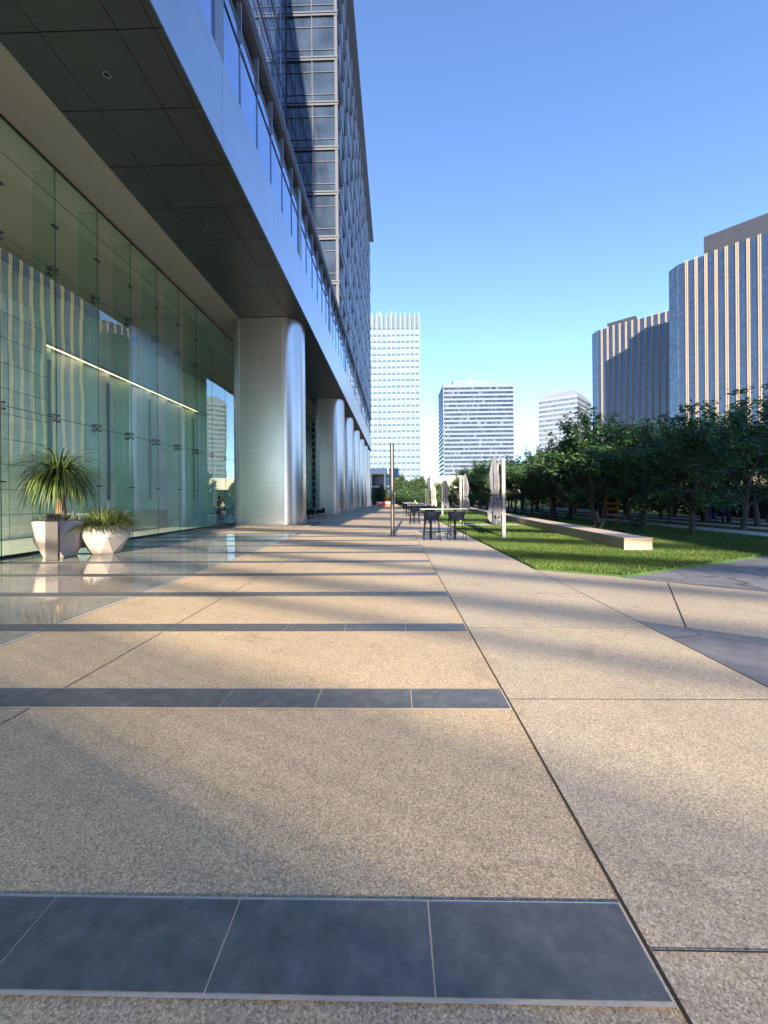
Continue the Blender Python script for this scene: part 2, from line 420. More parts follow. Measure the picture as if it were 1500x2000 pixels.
# ================================================================== SETTING: ground
g = MB().sheet([(-1500, -1500), (1500, -1500), (1500, 2500), (-1500, 2500)], -.03).build('ground', 'soil', kind='structure')
MB().sheet([(-17, -60), (2.91, -60), (2.91, 17.3), (3.05, 110), (-17, 110)], 0).build('plaza', 'agg', kind='structure')
EX = 2.91
MB().sheet([(2.91, -60), (60, -60), (60, 3), (9.75, 10.04), (4.31, 7.30), (2.91, 8.10)], -.004).build('side_plaza', 'agg2', kind='structure')
MB().sheet([(.825, -60), (2.905, -60), (2.905, 110), (.825, 110)], .004).build('walkway', 'agg2', kind='structure')
MB().sheet([(-10.51, -60), (-4.12, -60), (-4.12, 17.3), (-10.51, 17.3)], .004).build('polished_floor', 'polish', kind='structure')
MB().sheet([(-17, -9), (-10.515, -9), (-10.515, 82), (-17, 82)], .004).build('lobby_floor', 'marble', kind='structure')
m = MB().box(-4.135, -4.10, -60, 17.3, .0, .0085)
m.build('floor_edge_strip', 'grout', kind='structure')
m = MB()
m.sheet([(.820, -60), (.8315, -60), (.8315, 60), (.820, 60)], .0075)
m.sheet([(-2.675, -60), (-2.667, -60), (-2.667, 40), (-2.675, 40)], .004)
m.sheet([(2.90, -60), (2.912, -60), (2.912, 8.1), (2.90, 8.1)], .0075)
for k in range(-6, 30):
    y = 1.283 + 1.59*k
    m.sheet([(.833, y-.0027), (2.90, y-.0027), (2.90, y+.0027), (.833, y+.0027)], .0075)
for (a, b) in (((4.76, 6.82), (3.33, 4.48)), ((8.5, 5.2), (6.4, 1.9)), ((12, 3), (9.6, -1)), ((5.0, 1.1), (3.9, -.9))):
    u = Vector((b[0]-a[0], b[1]-a[1])).normalized(); q = Vector((-u.y, u.x))*.007
    m.sheet([(a[0]-q.x, a[1]-q.y), (b[0]-q.x, b[1]-q.y), (b[0]+q.x, b[1]+q.y), (a[0]+q.x, a[1]+q.y)], .0)
m.build('paving_joints', 'joint', kind='structure')
# flagstone wedges
MB().sheet([(4.2, 7.27), (6.1, 5.93), (12.5, 1.45), (30, -8), (40, -8), (40, 20), (20, 15.2), (9.75, 10.04), (4.31, 7.30)], 0.0).build('flagstone_path', 'flag', kind='structure')
MB().sheet([(2.915, 4.74), (2.915, -4), (5, -4), (9.5, .75)], 0.0).build('flagstone_wedge', 'flag', kind='structure')
# slate bands
BAND0, BP, BW = 1.14, 1.59, .293
mg = MB(); mt = MB()
for k in range(-10, 52):
    y0 = BAND0 + BP*k; y1 = y0 + BW
    xl = -10.40
    mg.sheet([(xl, y0), (.816, y0), (.816, y1), (xl, y1)], .0065)
    x = .806; first = True
    while x > xl+.1:
        x0 = max(x-.694, xl)
        mt.box(x0, x, y0+.012, y1-.012, .0062, .0095)
        x -= .70
mg.build('band_grout', 'grout', kind='structure')
mt.build('slate_band', 'slate', kind='structure')
# lawn
LAWN = [(2.93, 8.16), (4.31, 7.36), (9.75, 10.10), (20, 15.3), (60, 29), (60, 20.8+75), (3.1, 96), (3.0, 20.8)]
MB().prism(LAWN, -.025, .025).build('lawn', 'lawn', kind='structure')
MB().sheet([(2.95, 20.8), (6.85, 20.8), (6.9, 22.0), (2.95, 22.0)], .045).build('cross_path', 'path', kind='structure')
for i, (xa, w_) in enumerate(((13.4, 1.35), (16.15, 1.1), (19.0, 1.1), (22.0, 1.2))):
    MB().prism([(xa, 9), (xa+w_, 9), (xa+w_-.9, 92), (xa-.9, 92)], .0, .06).build('lawn_path', 'path', kind='structure')

def grass_field():
    parts = []
    def area(n, x0, x1, y0, y1, h):
        x = rng.uniform(x0, x1, n); y = rng.uniform(y0, y1, n)
        # front boundary of the lawn
        yb = np.where(x < 4.31, 8.16 + (x-2.93)*(7.36-8.16)/1.38, np.where(x < 9.75, 7.36+(x-4.31)*(10.10-7.36)/5.44, 10.10+(x-9.75)*(15.3-10.1)/10.25))
        ok = (y > yb+.0) & (x > 2.95)
        ok &= ~((y > 20.78) & (y < 22.02) & (x < 6.9))
        for xa, w_ in ((13.4, 1.35), (16.15, 1.1), (19.0, 1.1)):
            sx = x + .9*(y-9)/83
            ok &= ~((sx > xa) & (sx < xa+w_))
        ok &= ~((x > 6.3+.065*(y-10.7)) & (x < 7.05+.065*(y-10.7)) & (y > 10.7))
        x = x[ok]; y = y[ok]; n = len(x)
        hh = h*rng.uniform(.5, 1.25, n); a = rng.uniform(0, 2*pi, n); wd = .004+.0011*y*.35
        ln = rng.uniform(-.6, .6, n)*hh; la = rng.uniform(0, 2*pi, n)
        dx = np.cos(a)*wd; dy = np.sin(a)*wd
        V = np.empty((n, 3, 3))
        V[:, 0] = np.stack([x-dx, y-dy, np.full(n, .02)], 1); V[:, 1] = np.stack([x+dx, y+dy, np.full(n, .02)], 1)
        V[:, 2] = np.stack([x+np.cos(la)*ln, y+np.sin(la)*ln, .025+hh], 1)
        parts.append(V.reshape(-1, 3))
    area(150000, 2.9, 11, 7.3, 14, .055)
    area(120000, 2.9, 20, 12, 24, .06)
    area(60000, 2.9, 26, 24, 45, .06)
    V = np.concatenate(parts)
    o = npmesh('grass', V, np.arange(len(V)), 3, 'blade', kind='stuff')
    tag(o, 'short mown green grass of the lawn', 'grass')
grass_field()

# ================================================================== OUR BUILDING
XE, ZS, XG = -5.03, 11.9, -10.5          # fascia plane, soffit height, glass plane
Y0, Y1 = -13.0, 82.5
MOD = 1.617
HQ = thing('office_building', 'tall glass and metal office building on fat metal columns beside the plaza', 'building', (-12, 10, 0))
W = dict(parent=HQ, world=True)

# soffit
m = MB(); strips = [(-8.84, -7.81), (-7.79, -6.06), (-6.04, -5.235), (-5.215, XE)]
ky = 8.34 - 1.716*10; rows = []
while ky < Y1: rows.append((ky, min(ky+1.716, Y1))); ky += 1.716
for a, b in strips:
    for r0, r1 in rows: m.box(a, b, r0+.012, r1-.012, ZS, ZS+.05)
m.build('soffit', 'soffit', **W)
MB().box(-8.84, XE-.02, Y0-.1, Y1, ZS+.045, ZS+.4).build('soffit_backing', 'black', **W)
MB().box(-17, -8.845, Y0, Y1, ZS+.004, ZS+.4).build('ceiling', 'plaster', **W)
for k in range(0, 6):
    y = 9.22 + 5.148*k
    a = MB().lathe([(.085, ZS-.001), (.085, ZS-.008), (.065, ZS-.008), (.065, ZS-.001)], 20, (-6.95, y), cap=False); lo = a.build('downlight', 'framel', **W)
    MB().cyl(-6.95, y, ZS-.003, ZS-.001, .064, 20).build('lens', 'black', lo, world=True)
# fascia with softly rounded bottom
prof = [(XE-.35, 11.96), (XE-.03, 11.93), (XE, 11.96), (XE, 14.15), (XE-.35, 14.15)]
def strip_y(prof, y0, y1):
    q = MB(); n = len(prof)
    q.add([(x, y0, z) for x, z in prof]+[(x, y1, z) for x, z in prof], [(i, (i+1) % n, n+(i+1) % n, n+i) for i in range(n)]+[tuple(range(n-1, -1, -1)), tuple(range(n, 2*n))])
    return q
yy = 11.26 - 9.702*2
while yy < Y1-.5:
    strip_y(prof, yy+.004, min(yy+4.851, Y1)-.010).build('fascia_panel', 'fascia', smooth=False, **W)
    yy += 4.851
MB().box(XE-.35, XE-.004, Y0, Y1, 14.165, 14.55).build('fascia_cap', 'fascia', **W)
# low window band
for b in range(-2, 8):
    ya = 11.26 + 9.702*b
    yb = min(ya + 9.702, Y1)
    if ya >= Y1: break
    wv = MB().box(XE-.35, XE-.12, ya+.3, yb-.3, 14.55, 17.5).build('window', 'win', **W)
    q = MB()
    for j in range(1, 6):
        y = ya + MOD*j
        if y < yb-.3: q.box(XE-.12, XE-.085, y-.012, y+.012, 14.56, 17.0); q.box(XE-.22, XE-.04, y-.03, y+.03, 16.95, 18.3)
    q.box(XE-.12, XE-.08, ya+.32, yb-.32, 17.42, 17.47); q.build('mullion', 'framel', **W)
    MB().box(XE-.12, XE-.09, ya+.32, yb-.32, 16.78, 16.86).build('transom', 'dark', **W)
    MB().box(XE-.35, XE-.06, ya-.28, ya+.28, 14.552, 18.55).build('pilaster', 'framel', **W)
MB().box(XE-3, XE-.8, Y0, Y1, 17.5, 18.6).build('recess', 'black', **W)
m = MB().box(-9.9, XE+.06, Y0, Y1, 18.62, 18.72)
m.box(XE-.2, XE+.10, Y0, Y1, 18.74, 18.84); m.box(XE-.3, XE+.02, Y0, Y1, 18.52, 18.60)
m.build('canopy', 'framel', **W)
# wing facade above the canopy
YT = 35.3
XW = -9.8
FH = 4.14
for fl in range(9):
    z0 = 18.84 + (0 if fl == 0 else 21.56-18.84+FH*(fl-1)); z1 = 21.56 + FH*fl
    if fl > 7: break
    for b in range(5):
        ya = 35.3 - 9.702*(b+1); yb = ya + 9.702
        MB().box(XW-.3, XW, ya+.002, yb-.002, z0, z1-.05).build('window', 'win', **W)
        q = MB()
        for j in range(6):
            y = ya + MOD*j; q.box(XW, XW+.04, y-.012, y+.012, z0, z1-.05)
        for zz in (z1-1.15, z0+.75): q.box(XW+.003, XW+.035, ya, yb, zz-.02, zz+.02)
        q.box(XW-.05, XW+.09, ya, yb, z1-.05, z1)
        q.build('mullion', 'frame', **W)
MB().box(-26, XW-.32, Y0, YT, ZS+.45, 51).build('wing_wall', 'frame', **W)
MB().box(XW-.3, XE-.36, Y0, YT-.0, ZS+.45, 17.45).build('podium_wall', 'frame', **W)
MB().box(-26, XE-.9, YT+.6, Y1, ZS+.45, 57.5).build('tower_wall', 'dark', **W)
# south face of the tower
zf = [18.85] + [21.6 + FH*k for k in range(9)] + [57.6]
YS = YT
bays = [(-9.75, -7.42), (-7.36, -5.30)]
for i in range(len(zf)-1):
    z0, z1 = zf[i], zf[i+1]
    for a, b in bays:
        wv = MB().box(a, b, YS+.12, YS+.3, z0, z1).build('window', 'towerwin', **W)
        q = MB()
        for zz in (z1-1.25, z0+.82): q.box(a, b, YS+.06, YS+.12, zz-.03, zz+.03)
        q.box(a, a+.03, YS+.05, YS+.12, z0+.1, z1-.3); q.build('frame', 'frame_shade', wv, world=True)
    q = MB().box(-9.8, XE+.05, YS-.02, YS+.5, z1-.26, z1-.08).box(-9.8, XE+.09, YS-.06, YS+.5, z1-.04, z1+.10)
    q.build('floor_beam', 'frame_shade', **W)
q = MB().box(-7.42, -7.36, YS+.03, YS+.35, 18.85, 57.4).box(-5.30, XE, YS+.0, YS+.55, 18.85, 57.4)
q.build('corner_post', 'frame_shade', **W)
# east face of the tower
for i in range(len(zf)-1):
    z0, z1 = zf[i], zf[i+1]
    y = YT + .55
    sp = MB().box(XE-.8, XE+.0, y, Y1, z1-.62, z1+.28); sp.box(XE-.8, XE+.10, y, Y1, z1-.10, z1+.02); sp.build('spandrel', 'frame', **W)
    bi = 0
    while y < Y1-.5:
        yb = min(y + 9.35, Y1)
        MB().box(XE-.78, XE-.52, y+.2, yb-.2, z0+.28, z1-.62).build('window', 'win', **W)
        q = MB()
        for j in range(1, 6):
            q.box(XE-.52, XE-.30, y+MOD*j-.05, y+MOD*j+.05, z0+.28, z1-.62)
            if (j + i) % 2: q.box(XE-.50, XE+.04, y+MOD*j-.10, y+MOD*j+.10, z0+.6, z1-.3)
        q.box(XE-.52, XE-.45, y+.2, yb-.2, z0+.28, z0+.36); q.build('mullion', 'pil', **W)
        MB().box(XE-.55, XE-.02, yb-.2, yb+.2, z0+.28, z1-.62).build('pilaster', 'pil', **W)
        y = yb
MB().box(-27, XE+.75, YT-.8, Y1+.6, 57.62, 58.0).box(XE-.1, XE+.78, YT-.8, Y1+.6, 57.2, 57.62).build('roof_overhang', 'frame', **W)

# columns
def column(xl, xr, ya, depth, rl=.5, rr=.92):
    def prof(d):
        P = []
        x0, x1, y0, y1 = xl+d, xr-d, ya+d, ya+depth-d
        for cx, cy, r, a0 in ((x1-rr, y1-rr, rr, 0), (x0+rl, y1-rl, rl, 90), (x0+rl, y0+rl, rl, 180), (x1-rr, y0+rr, rr, 270)):
            for j in range(11):
                a = radians(a0 + 9*j); P.append((cx+r*cos(a), cy+r*sin(a)))
        return P
    m = MB(); zs = [0, .45]; z = .45
    while z < ZS-.1: z = min(z+1.905, ZS); zs.append(z)
    n = 44; rings = []
    for i in range(len(zs)-1):
        a, b = zs[i], zs[i+1]
        rings += [(a, .012), (a+.008, 0), (b-.008, 0), (b, .012)]
    vs = []; fs = []
    for z, d in rings: vs += [(x, y, z) for x, y in prof(d)]
    for i in range(len(rings)-1):
        for j in range(n): fs.append((i*n+j, i*n+(j+1) % n, (i+1)*n+(j+1) % n, (i+1)*n+j))
    m.add(vs, fs)
    o = m.build('column', 'alu', smooth=True, **W)
    q = MB()
    for x in (xl+rl, xr-rr): q.box(x-.014, x+.014, ya-.006, ya+.02, .02, ZS-.05)
    for z in zs[1:-1]:
        P = prof(-.002); Q = prof(.02)
        for j in range(n):
            k = (j+1) % n
            q.add([(P[j][0], P[j][1], z-.008), (P[k][0], P[k][1], z-.008), (P[k][0], P[k][1], z+.008), (P[j][0], P[j][1], z+.008)], [(0, 1, 2, 3)])
    q.build('seam', 'aluseam', o, world=True)
    # dark reveal at head
    return o
column(-9.32, -5.42, 21.67, 2.4)
for y in (39.1, 48.1, 57.2, 65.8, 74.0): column(-8.18, -5.34, y, 2.4)
column(-8.15, -5.3, 80.0, 2.2)

# lobby glass wall
joints = [11.72 + 1.70*k for k in range(-12, 42)]
zrow = [(.05, 4.09), (4.11, 8.66), (8.68, 10.89), (10.91, 11.86)]
restp = MB(); restf = MB()
for i in range(len(joints)-1):
    a, b = joints[i]+.008, joints[i+1]-.008
    near = 8 < joints[i] < 32
    for z0, z1 in zrow:
        if near: MB().box(XG-.02, XG, a, b, z0, z1).build('glass_panel', 'lobby', **W)
        else: restp.box(XG-.02, XG, a, b, z0, z1)
    yj = joints[i]
    if near: MB().box(XG-.70, XG-.03, yj-.012, yj+.012, .05, ZS-.1).build('glass_fin', 'fin', **W)
    else: restf.box(XG-.70, XG-.03, yj-.012, yj+.012, .05, ZS-.1)
    if near:
        for z in (4.1, 8.67):
            q = MB()
            for dy in (-.11, .11):
                for dz in (-.11, .11):
                    q.tube([(XG-.09, yj, z), (XG-.05, yj+dy*.8, z+dz*.8)], .014, 6); q.tube([(XG-.06, yj+dy*.8, z+dz*.8), (XG+.02, yj+dy*.8, z+dz*.8)], .035, 10)
            q.tube([(XG-.20, yj-.05, z+.09), (XG-.20, yj+.05, z+.09)], .07, 12); q.tube([(XG-.20, yj-.05, z-.09), (XG-.20, yj+.05, z-.09)], .07, 12)
            q.build('spider_fitting', 'steel', **W)
        for z in (2.05, 10.05):
            MB().box(XG-.06, XG+.03, yj-.10, yj+.10, z-.02, z+.02).build('clip', 'dark', **W)
restp.build('glass_panel', 'lobby', kind='stuff', **W)
restf.build('glass_fin', 'fin', kind='stuff', **W)
q = MB()
for i, yj in enumerate(joints[:-1]): q.box(XG-.014, XG+.002, yj-.006, yj+.006, .05, ZS)
for z in (4.10, 8.67, 10.90): q.box(XG-.016, XG+.0, joints[0], joints[-1], z-.008, z+.008)
q.box(XG-.05, XG+.02, joints[0], joints[-1], ZS-.05, ZS+.0); q.box(XG-.05, XG+.02, joints[0], joints[-1], 0, .06)
q.build('glazing_joint', 'dark', **W)
# lobby interior
MB().box(-18.2, -17.75, Y0, Y1, 0, ZS).build('inner_wall', 'inner', **W)
yy = 8.9
while yy < 34:
    q = MB(); q.prism([(-17.7, yy+.01), (-17.25+.0, yy+.01), (-16.72, yy+1.89), (-17.7, yy+1.89)], 0, ZS-.01); q.build('wall_panel', 'inner2', **W); yy += 1.9  # sawtooth fold shaped so the lobby wall catches low sun
MB().box(-16.98, -15.4, 12.0, 16.7, 0, ZS-2.2).build('inner_core', 'core', **W)
MB().box(-17.0, -16.5, 16.9, 34, 9.0, 9.12).build('cove', 'plaster', **W)
MB().box(-16.62, -16.56, 17, 32, 8.96, 8.995).build('cove_light', 'warm', **W)
MB().box(-17.0, -10.5, Y1-.3, Y1, 0, ZS).build('end_wall', 'inner', **W)
q = MB()
for yp in (18.3, 22.1, 25.9, 31.6): q.box(-16.74, -16.70, yp-.10, yp+.10, 1.6, 8.4)
q.build('wall_recess', 'frame', **W)
MB().box(-13.8, -12.9, 16.0, 21.5, 0, .95).box(-13.85, -12.85, 15.95, 21.55, .95, 1.0).build('reception_desk', 'frame', **W)
# ladder like mullion between first two columns
q = MB()
for x in (-9.9, -9.35): q.box(x-.05, x+.05, 45.0, 45.2, 0, 10.6)
for k in range(13): q.box(-9.85, -9.4, 44.98, 45.22, .45+.8*k, .6+.8*k)
q.build('ladder_frame', 'framel', **W)
MB().box(-9.84, -9.41, 45.3, 45.34, 0, 10.6).build('ladder_panel', 'dark', **W)

# gravel bed round the first column
def pebbles():
    base = [(1,0,0),(-1,0,0),(0,1,0),(0,-1,0),(0,0,1),(0,0,-1)]
    tri = [(0,2,4),(2,1,4),(1,3,4),(3,0,4),(2,0,5),(1,2,5),(3,1,5),(0,3,5)]
    n = 5200; V = []; 
    P = []
    while len(P) < n:
        x = random.uniform(-10.35, -4.75); y = random.uniform(21.0, 24.8)
        if -9.3 < x < -5.45 and 21.75 < y < 24.0: continue
        P.append((x, y))
    P = np.array(P)
    B = np.array(base); T = np.array(tri)
    s = rng.uniform(.022, .06, (n, 1, 3)); s[:, :, 2] *= .6
    a = rng.uniform(0, pi, n)
    v = B[None]*s + rng.normal(0, .006, (n, 6, 3))
    x = v[..., 0]*np.cos(a)[:, None] - v[..., 1]*np.sin(a)[:, None]; y = v[..., 0]*np.sin(a)[:, None] + v[..., 1]*np.cos(a)[:, None]
    v = np.stack([x+P[:, None, 0], y+P[:, None, 1], v[..., 2]+rng.uniform(.01, .06, n)[:, None]], -1)
    F = (T[None] + 6*np.arange(n)[:, None, None]).ravel()
    o = npmesh('gravel', v.reshape(-1, 3), F, 3, 'pebble', kind='stuff'); tag(o, 'grey gravel bed round the foot of the nearest column', 'gravel')
pebbles()

# ================================================================== PLANTERS
def facet_pot(loc, label, h, prof, k, rot, name='planter_pot'):
    t = thing(name, label, 'planter', loc)
    m = MB(); vs = []; fs = []
    for i, (r, z) in enumerate(prof):
        off = (pi/k if i % 2 else 0) + rot
        vs += [(r*cos(2*pi*j/k+off), r*sin(2*pi*j/k+off), z) for j in range(k)]
    for i in range(len(prof)-1):
        for j in range(k):
            a, b = i*k+j, i*k+(j+1) % k
            c, d = (i+1)*k+j, (i+1)*k+(j+1) % k
            if i % 2 == 0: fs += [(a, b, c), (b, d, c)]
            else: fs += [(a, b, d), (a, d, c)]
    fs.append(tuple(range(k-1, -1, -1)))
    m.add(vs, fs)
    R, Z = prof[-1]
    o2 = (pi/k if (len(prof)-1) % 2 else 0) + rot
    # rim and inside
    vv = [(R*cos(2*pi*j/k+o2), R*sin(2*pi*j/k+o2), Z) for j in range(k)] + [((R-.07)*cos(2*pi*j/k+o2), (R-.07)*sin(2*pi*j/k+o2), Z) for j in range(k)] + [((R-.09)*cos(2*pi*j/k+o2), (R-.09)*sin(2*pi*j/k+o2), Z-.12) for j in range(k)]
    m.add(vv, [(j, (j+1) % k, k+(j+1) % k, k+j) for j in range(k)] + [(k+j, k+(j+1) % k, 2*k+(j+1) % k, 2*k+j) for j in range(k)])
    m.build('pot', 'planter', t, bevel=.008)
    MB().lathe([(R-.10, Z-.11), (R-.10, Z-.09)], k, rot=o2).build('soil', 'bark', t)
    return t

def straps(n, cz, r0, L, wd, droop, up=(20, 90), seg=6, z0=None):
    """arching strap leaves growing from around a centre"""
    V = []; F = []
    for i in range(n):
        a = random.uniform(0, 2*pi); e = radians(random.uniform(*up)); l = L*random.uniform(.65, 1.1)
        wv = wd*random.uniform(.7, 1.2)
        rr = r0*sqrt(random.random())
        p = Vector((rr*cos(a), rr*sin(a), cz + random.uniform(-.05, .06)))
        d = Vector((cos(a)*cos(e), sin(a)*cos(e), sin(e))); s = Vector((-sin(a), cos(a), 0))
        o = len(V)
        tw = random.uniform(-.5, .5)
        for k in range(seg+1):
            t = k/seg; ww = wv*(1-.92*t**2)*(.55+.45*min(1, t*5))
            sd = (s + Vector((0, 0, tw*t))).normalized()
            V += [p - sd*ww, p + sd*ww]
            if k < seg:
                p = p + d*(l/seg); d = (d + Vector((0, 0, -droop*(1.2-.6*t)/seg*random.uniform(.8, 1.2)))).normalized()
        for k in range(seg): F += [(o+2*k, o+2*k+1, o+2*k+3, o+2*k+2)]
    m = MB(); m.add(V, F); return m

pot = facet_pot((-9.2, 10.35, .008), 'tall faceted concrete planter with a drooping dracaena, left of the low grassy planter', 1.0,
                [(.36, 0), (.55, .42), (.61, .98)], 8, .2)
tr = MB().tube([(0, 0, .85), (.03, 0, 1.25), (.0, .02, 1.6), (.03, .02, 2.2)], [.15, .12, .10, .10], 12)
dr = thing('dracaena_plant', 'palm-like dracaena with bare trunk and drooping strap leaves in the tall planter', 'plant', (-9.2, 10.35, .87))
for v in range(len(tr.v)): tr.v[v] = (tr.v[v][0], tr.v[v][1], tr.v[v][2]-.87)
tr.build('trunk', 'trunk', dr, smooth=True)
cm = straps(620, 1.30, .14, 1.32, .021, 2.7, (-10, 82), 9)
cm.build('crown', 'strap', dr)
sc = MB()
q1 = straps(170, .10, .60, .20, .014, .3, (20, 85), 3); sc.add(q1.v, q1.f)
q2 = straps(60, .13, .30, .24, .012, .6, (30, 85), 3); sc.add([(x+.35, y-.25, z+.08) for x, y, z in q2.v], q2.f)
o = sc.build('succulent_plant', 'succ'); o.location = (-9.2, 10.35, .87); tag(o, 'grey-green succulents round the rim of the tall planter', 'plant')
facet_pot((-8.4, 10.95, .008), 'low wide faceted concrete planter with bushy grass, right of the tall planter', .8, [(.34, 0), (.66, .50), (.60, .80)], 7, .5)
o = straps(1300, 0, .50, .72, .013, 1.9, (35, 88), 6).build('grass_plant', 'grassl'); o.location = (-8.4, 10.95, .70)
tag(o, 'bushy green strap-leaf grass filling the low wide planter', 'plant')
# steel bin post in front
t = thing('ashtray_bin', 'narrow brushed steel ashtray post with a blue sticker before the tall planter', 'bin', (-8.78, 9.65, .008), radians(32))
m = MB(); m.add([(-.125, -.11, 0), (.125, -.11, 0), (.125, .11, 0), (-.125, .11, 0), (-.125, -.11, .98), (.125, -.11, .98), (.125, .11, 1.18), (-.125, .11, 1.18)],
                [(0,3,2,1),(4,5,6,7),(0,1,5,4),(1,2,6,5),(2,3,7,6),(3,0,4,7)])
m.build('body', 'steel', t, bevel=.006)
m = MB(); m.add([(-.10, -.08, 1.012), (.10, -.08, 1.012), (.10, .06, 1.139), (-.10, .06, 1.139)], [(0, 1, 2, 3)]); m.build('opening', 'black', t)
s_ = MB().box(.1252, .127, -.10, .0, .86, .98).build('sticker', 'sticker', t)
q = MB()
q.tube([(.1272, -.05, .955), (.1285, -.05, .955)], .011, 10); q.box(.1272, .1285, -.068, -.032, .885, .915); q.box(.1272, .1285, -.058, -.042, .915, .942)
q.build('figure_mark', 'white', s_)

# ================================================================== PLAZA FURNITURE
t = thing('steel_post', 'tall slim brushed steel post standing alone on the plaza paving', 'post', (-.12, 15.8, .0))
m = MB().cyl(0, 0, .02, 3.78, .082, 28).lathe([(.082, 3.78), (.07, 3.80), (.0, 3.81)], 28); m.build('shaft', 'steel', t, smooth=True)
MB().lathe([(.17, 0), (.17, .02), (.10, .03), (.09, .06)], 28).build('base_plate', 'steel', t, smooth=True)

def bar_stool():
    t = thing('bar_stool', 'dark woven rope bar stool with its back to the camera, left one at the nearest high table', 'bar stool', (0, 0, 0), 0, 'bar stools at the high tables')
    # faces +Y (towards the table), back towards -Y
    for sx, sy in ((-1, -1), (1, -1), (-1, 1), (1, 1)):
        MB().tube([(sx*.30, sy*.27, 0), (sx*.235, sy*.215, .76)], [.013, .016], 8).build('leg', 'black_metal', t)
    q = MB()
    P = [(-.272, -.246, .30), (.272, -.246, .30), (.272, .246, .30), (-.272, .246, .30)]
    for i in range(4): q.tube([P[i], P[(i+1) % 4]], .009, 6)
    q.build('footrest', 'black_metal', t)
    seat = MB().lathe([(.20, .735), (.255, .745), (.27, .775), (.255, .80), (.20, .81)], 28, squash=(1, .92)); seat.build('seat', 'rope', t, smooth=True)
    q = MB(); vs = []; K = 26
    for z, r in ((.79, .262), (.85, .285), (.93, .30), (1.02, .305)):
        for j in range(K+1):
            a = radians(170 + 200*j/K); vs.append((r*cos(a), r*.92*sin(a)+.0, z))
        for j in range(K+1):
            a = radians(170 + 200*j/K); vs.append(((r-.022)*cos(a), (r-.022)*.92*sin(a), z))
    R = 2*(K+1); fs = []
    for i in range(3):
        for j in range(K):
            fs.append((i*R+j, i*R+j+1, (i+1)*R+j+1, (i+1)*R+j)); o = K+1
            fs.append((i*R+o+j+1, i*R+o+j, (i+1)*R+o+j, (i+1)*R+o+j+1))
    q.add(vs, fs); q.build('backrest', 'rope', t, smooth=True)
    pts = [(.30*cos(radians(165+210*j/24)), .276*sin(radians(165+210*j/24)), 1.03) for j in range(25)]
    q = MB().tube(pts, .016, 8); 
    for j in range(0, 25, 3):
        a = radians(170+200*j/24); q.tube([(.262*cos(a), .241*sin(a), .80), (.31*cos(a), .285*sin(a), 1.03)], .009, 6)
    q.build('back_frame', 'black_metal', t)
    return t
def high_table(y, x0, x1, label):
    t = thing('high_table', label, 'table', ((x0+x1)/2, y, 0), 0, 'long high tables beside the lawn')
    hw = (x1-x0)/2
    MB().box(-hw, hw, -.36, .36, 1.11, 1.135).build('tabletop', 'tabletop', t, bevel=.006)
    for sx in (-1, 1):
        p = MB().cyl(sx*hw*.52, 0, .03, 1.11, .04, 14); p.box(sx*hw*.52-.12, sx*hw*.52+.12, -.2, .2, 1.09, 1.109)
        p.build('pedestal', 'black_metal', t)
        MB().lathe([(.36, 0), (.36, .012), (.06, .03)], 32, (sx*hw*.52, 0), (1.0, .8)).build('base_plate', 'dark', t)
    return t
stool = bar_stool()
tabs = [(14.3, .90, 2.62, 'nearest long high table with a thin pale top'), (23.6, .72, 2.5, 'second long high table from the camera'),
        (33.5, .75, 2.5, 'third long high table from the camera'), (43.5, .8, 2.55, 'farthest of the four long high tables')]
ordn = ['nearest', 'second', 'third', 'farthest']
first = True
for i, (y, a, b, lb) in enumerate(tabs):
    high_table(y, a, b, lb)
    c = (a+b)/2
    for sx in (-1, 1):
        for side in (-1, 1):
            x = c + sx*(b-a)/2*.52 + (0 if i == 0 else random.uniform(-.08, .08)); yy = y + side*(.36 if i == 0 else .45)
            rz = (0 if side < 0 else pi) + random.uniform(-.08, .08)
            lab = f"dark woven bar stool, {'left' if sx < 0 else 'right'} one on the {'near' if side < 0 else 'far'} side of the {ordn[i]} high table"
            if i == 0 and side > 0: continue
            if first: stool.location = (x, yy, 0); stool.rotation_euler = (0, 0, rz); stool['label'] = lab; first = False
            else: dup(stool, (x, yy, 0), rz, lab)

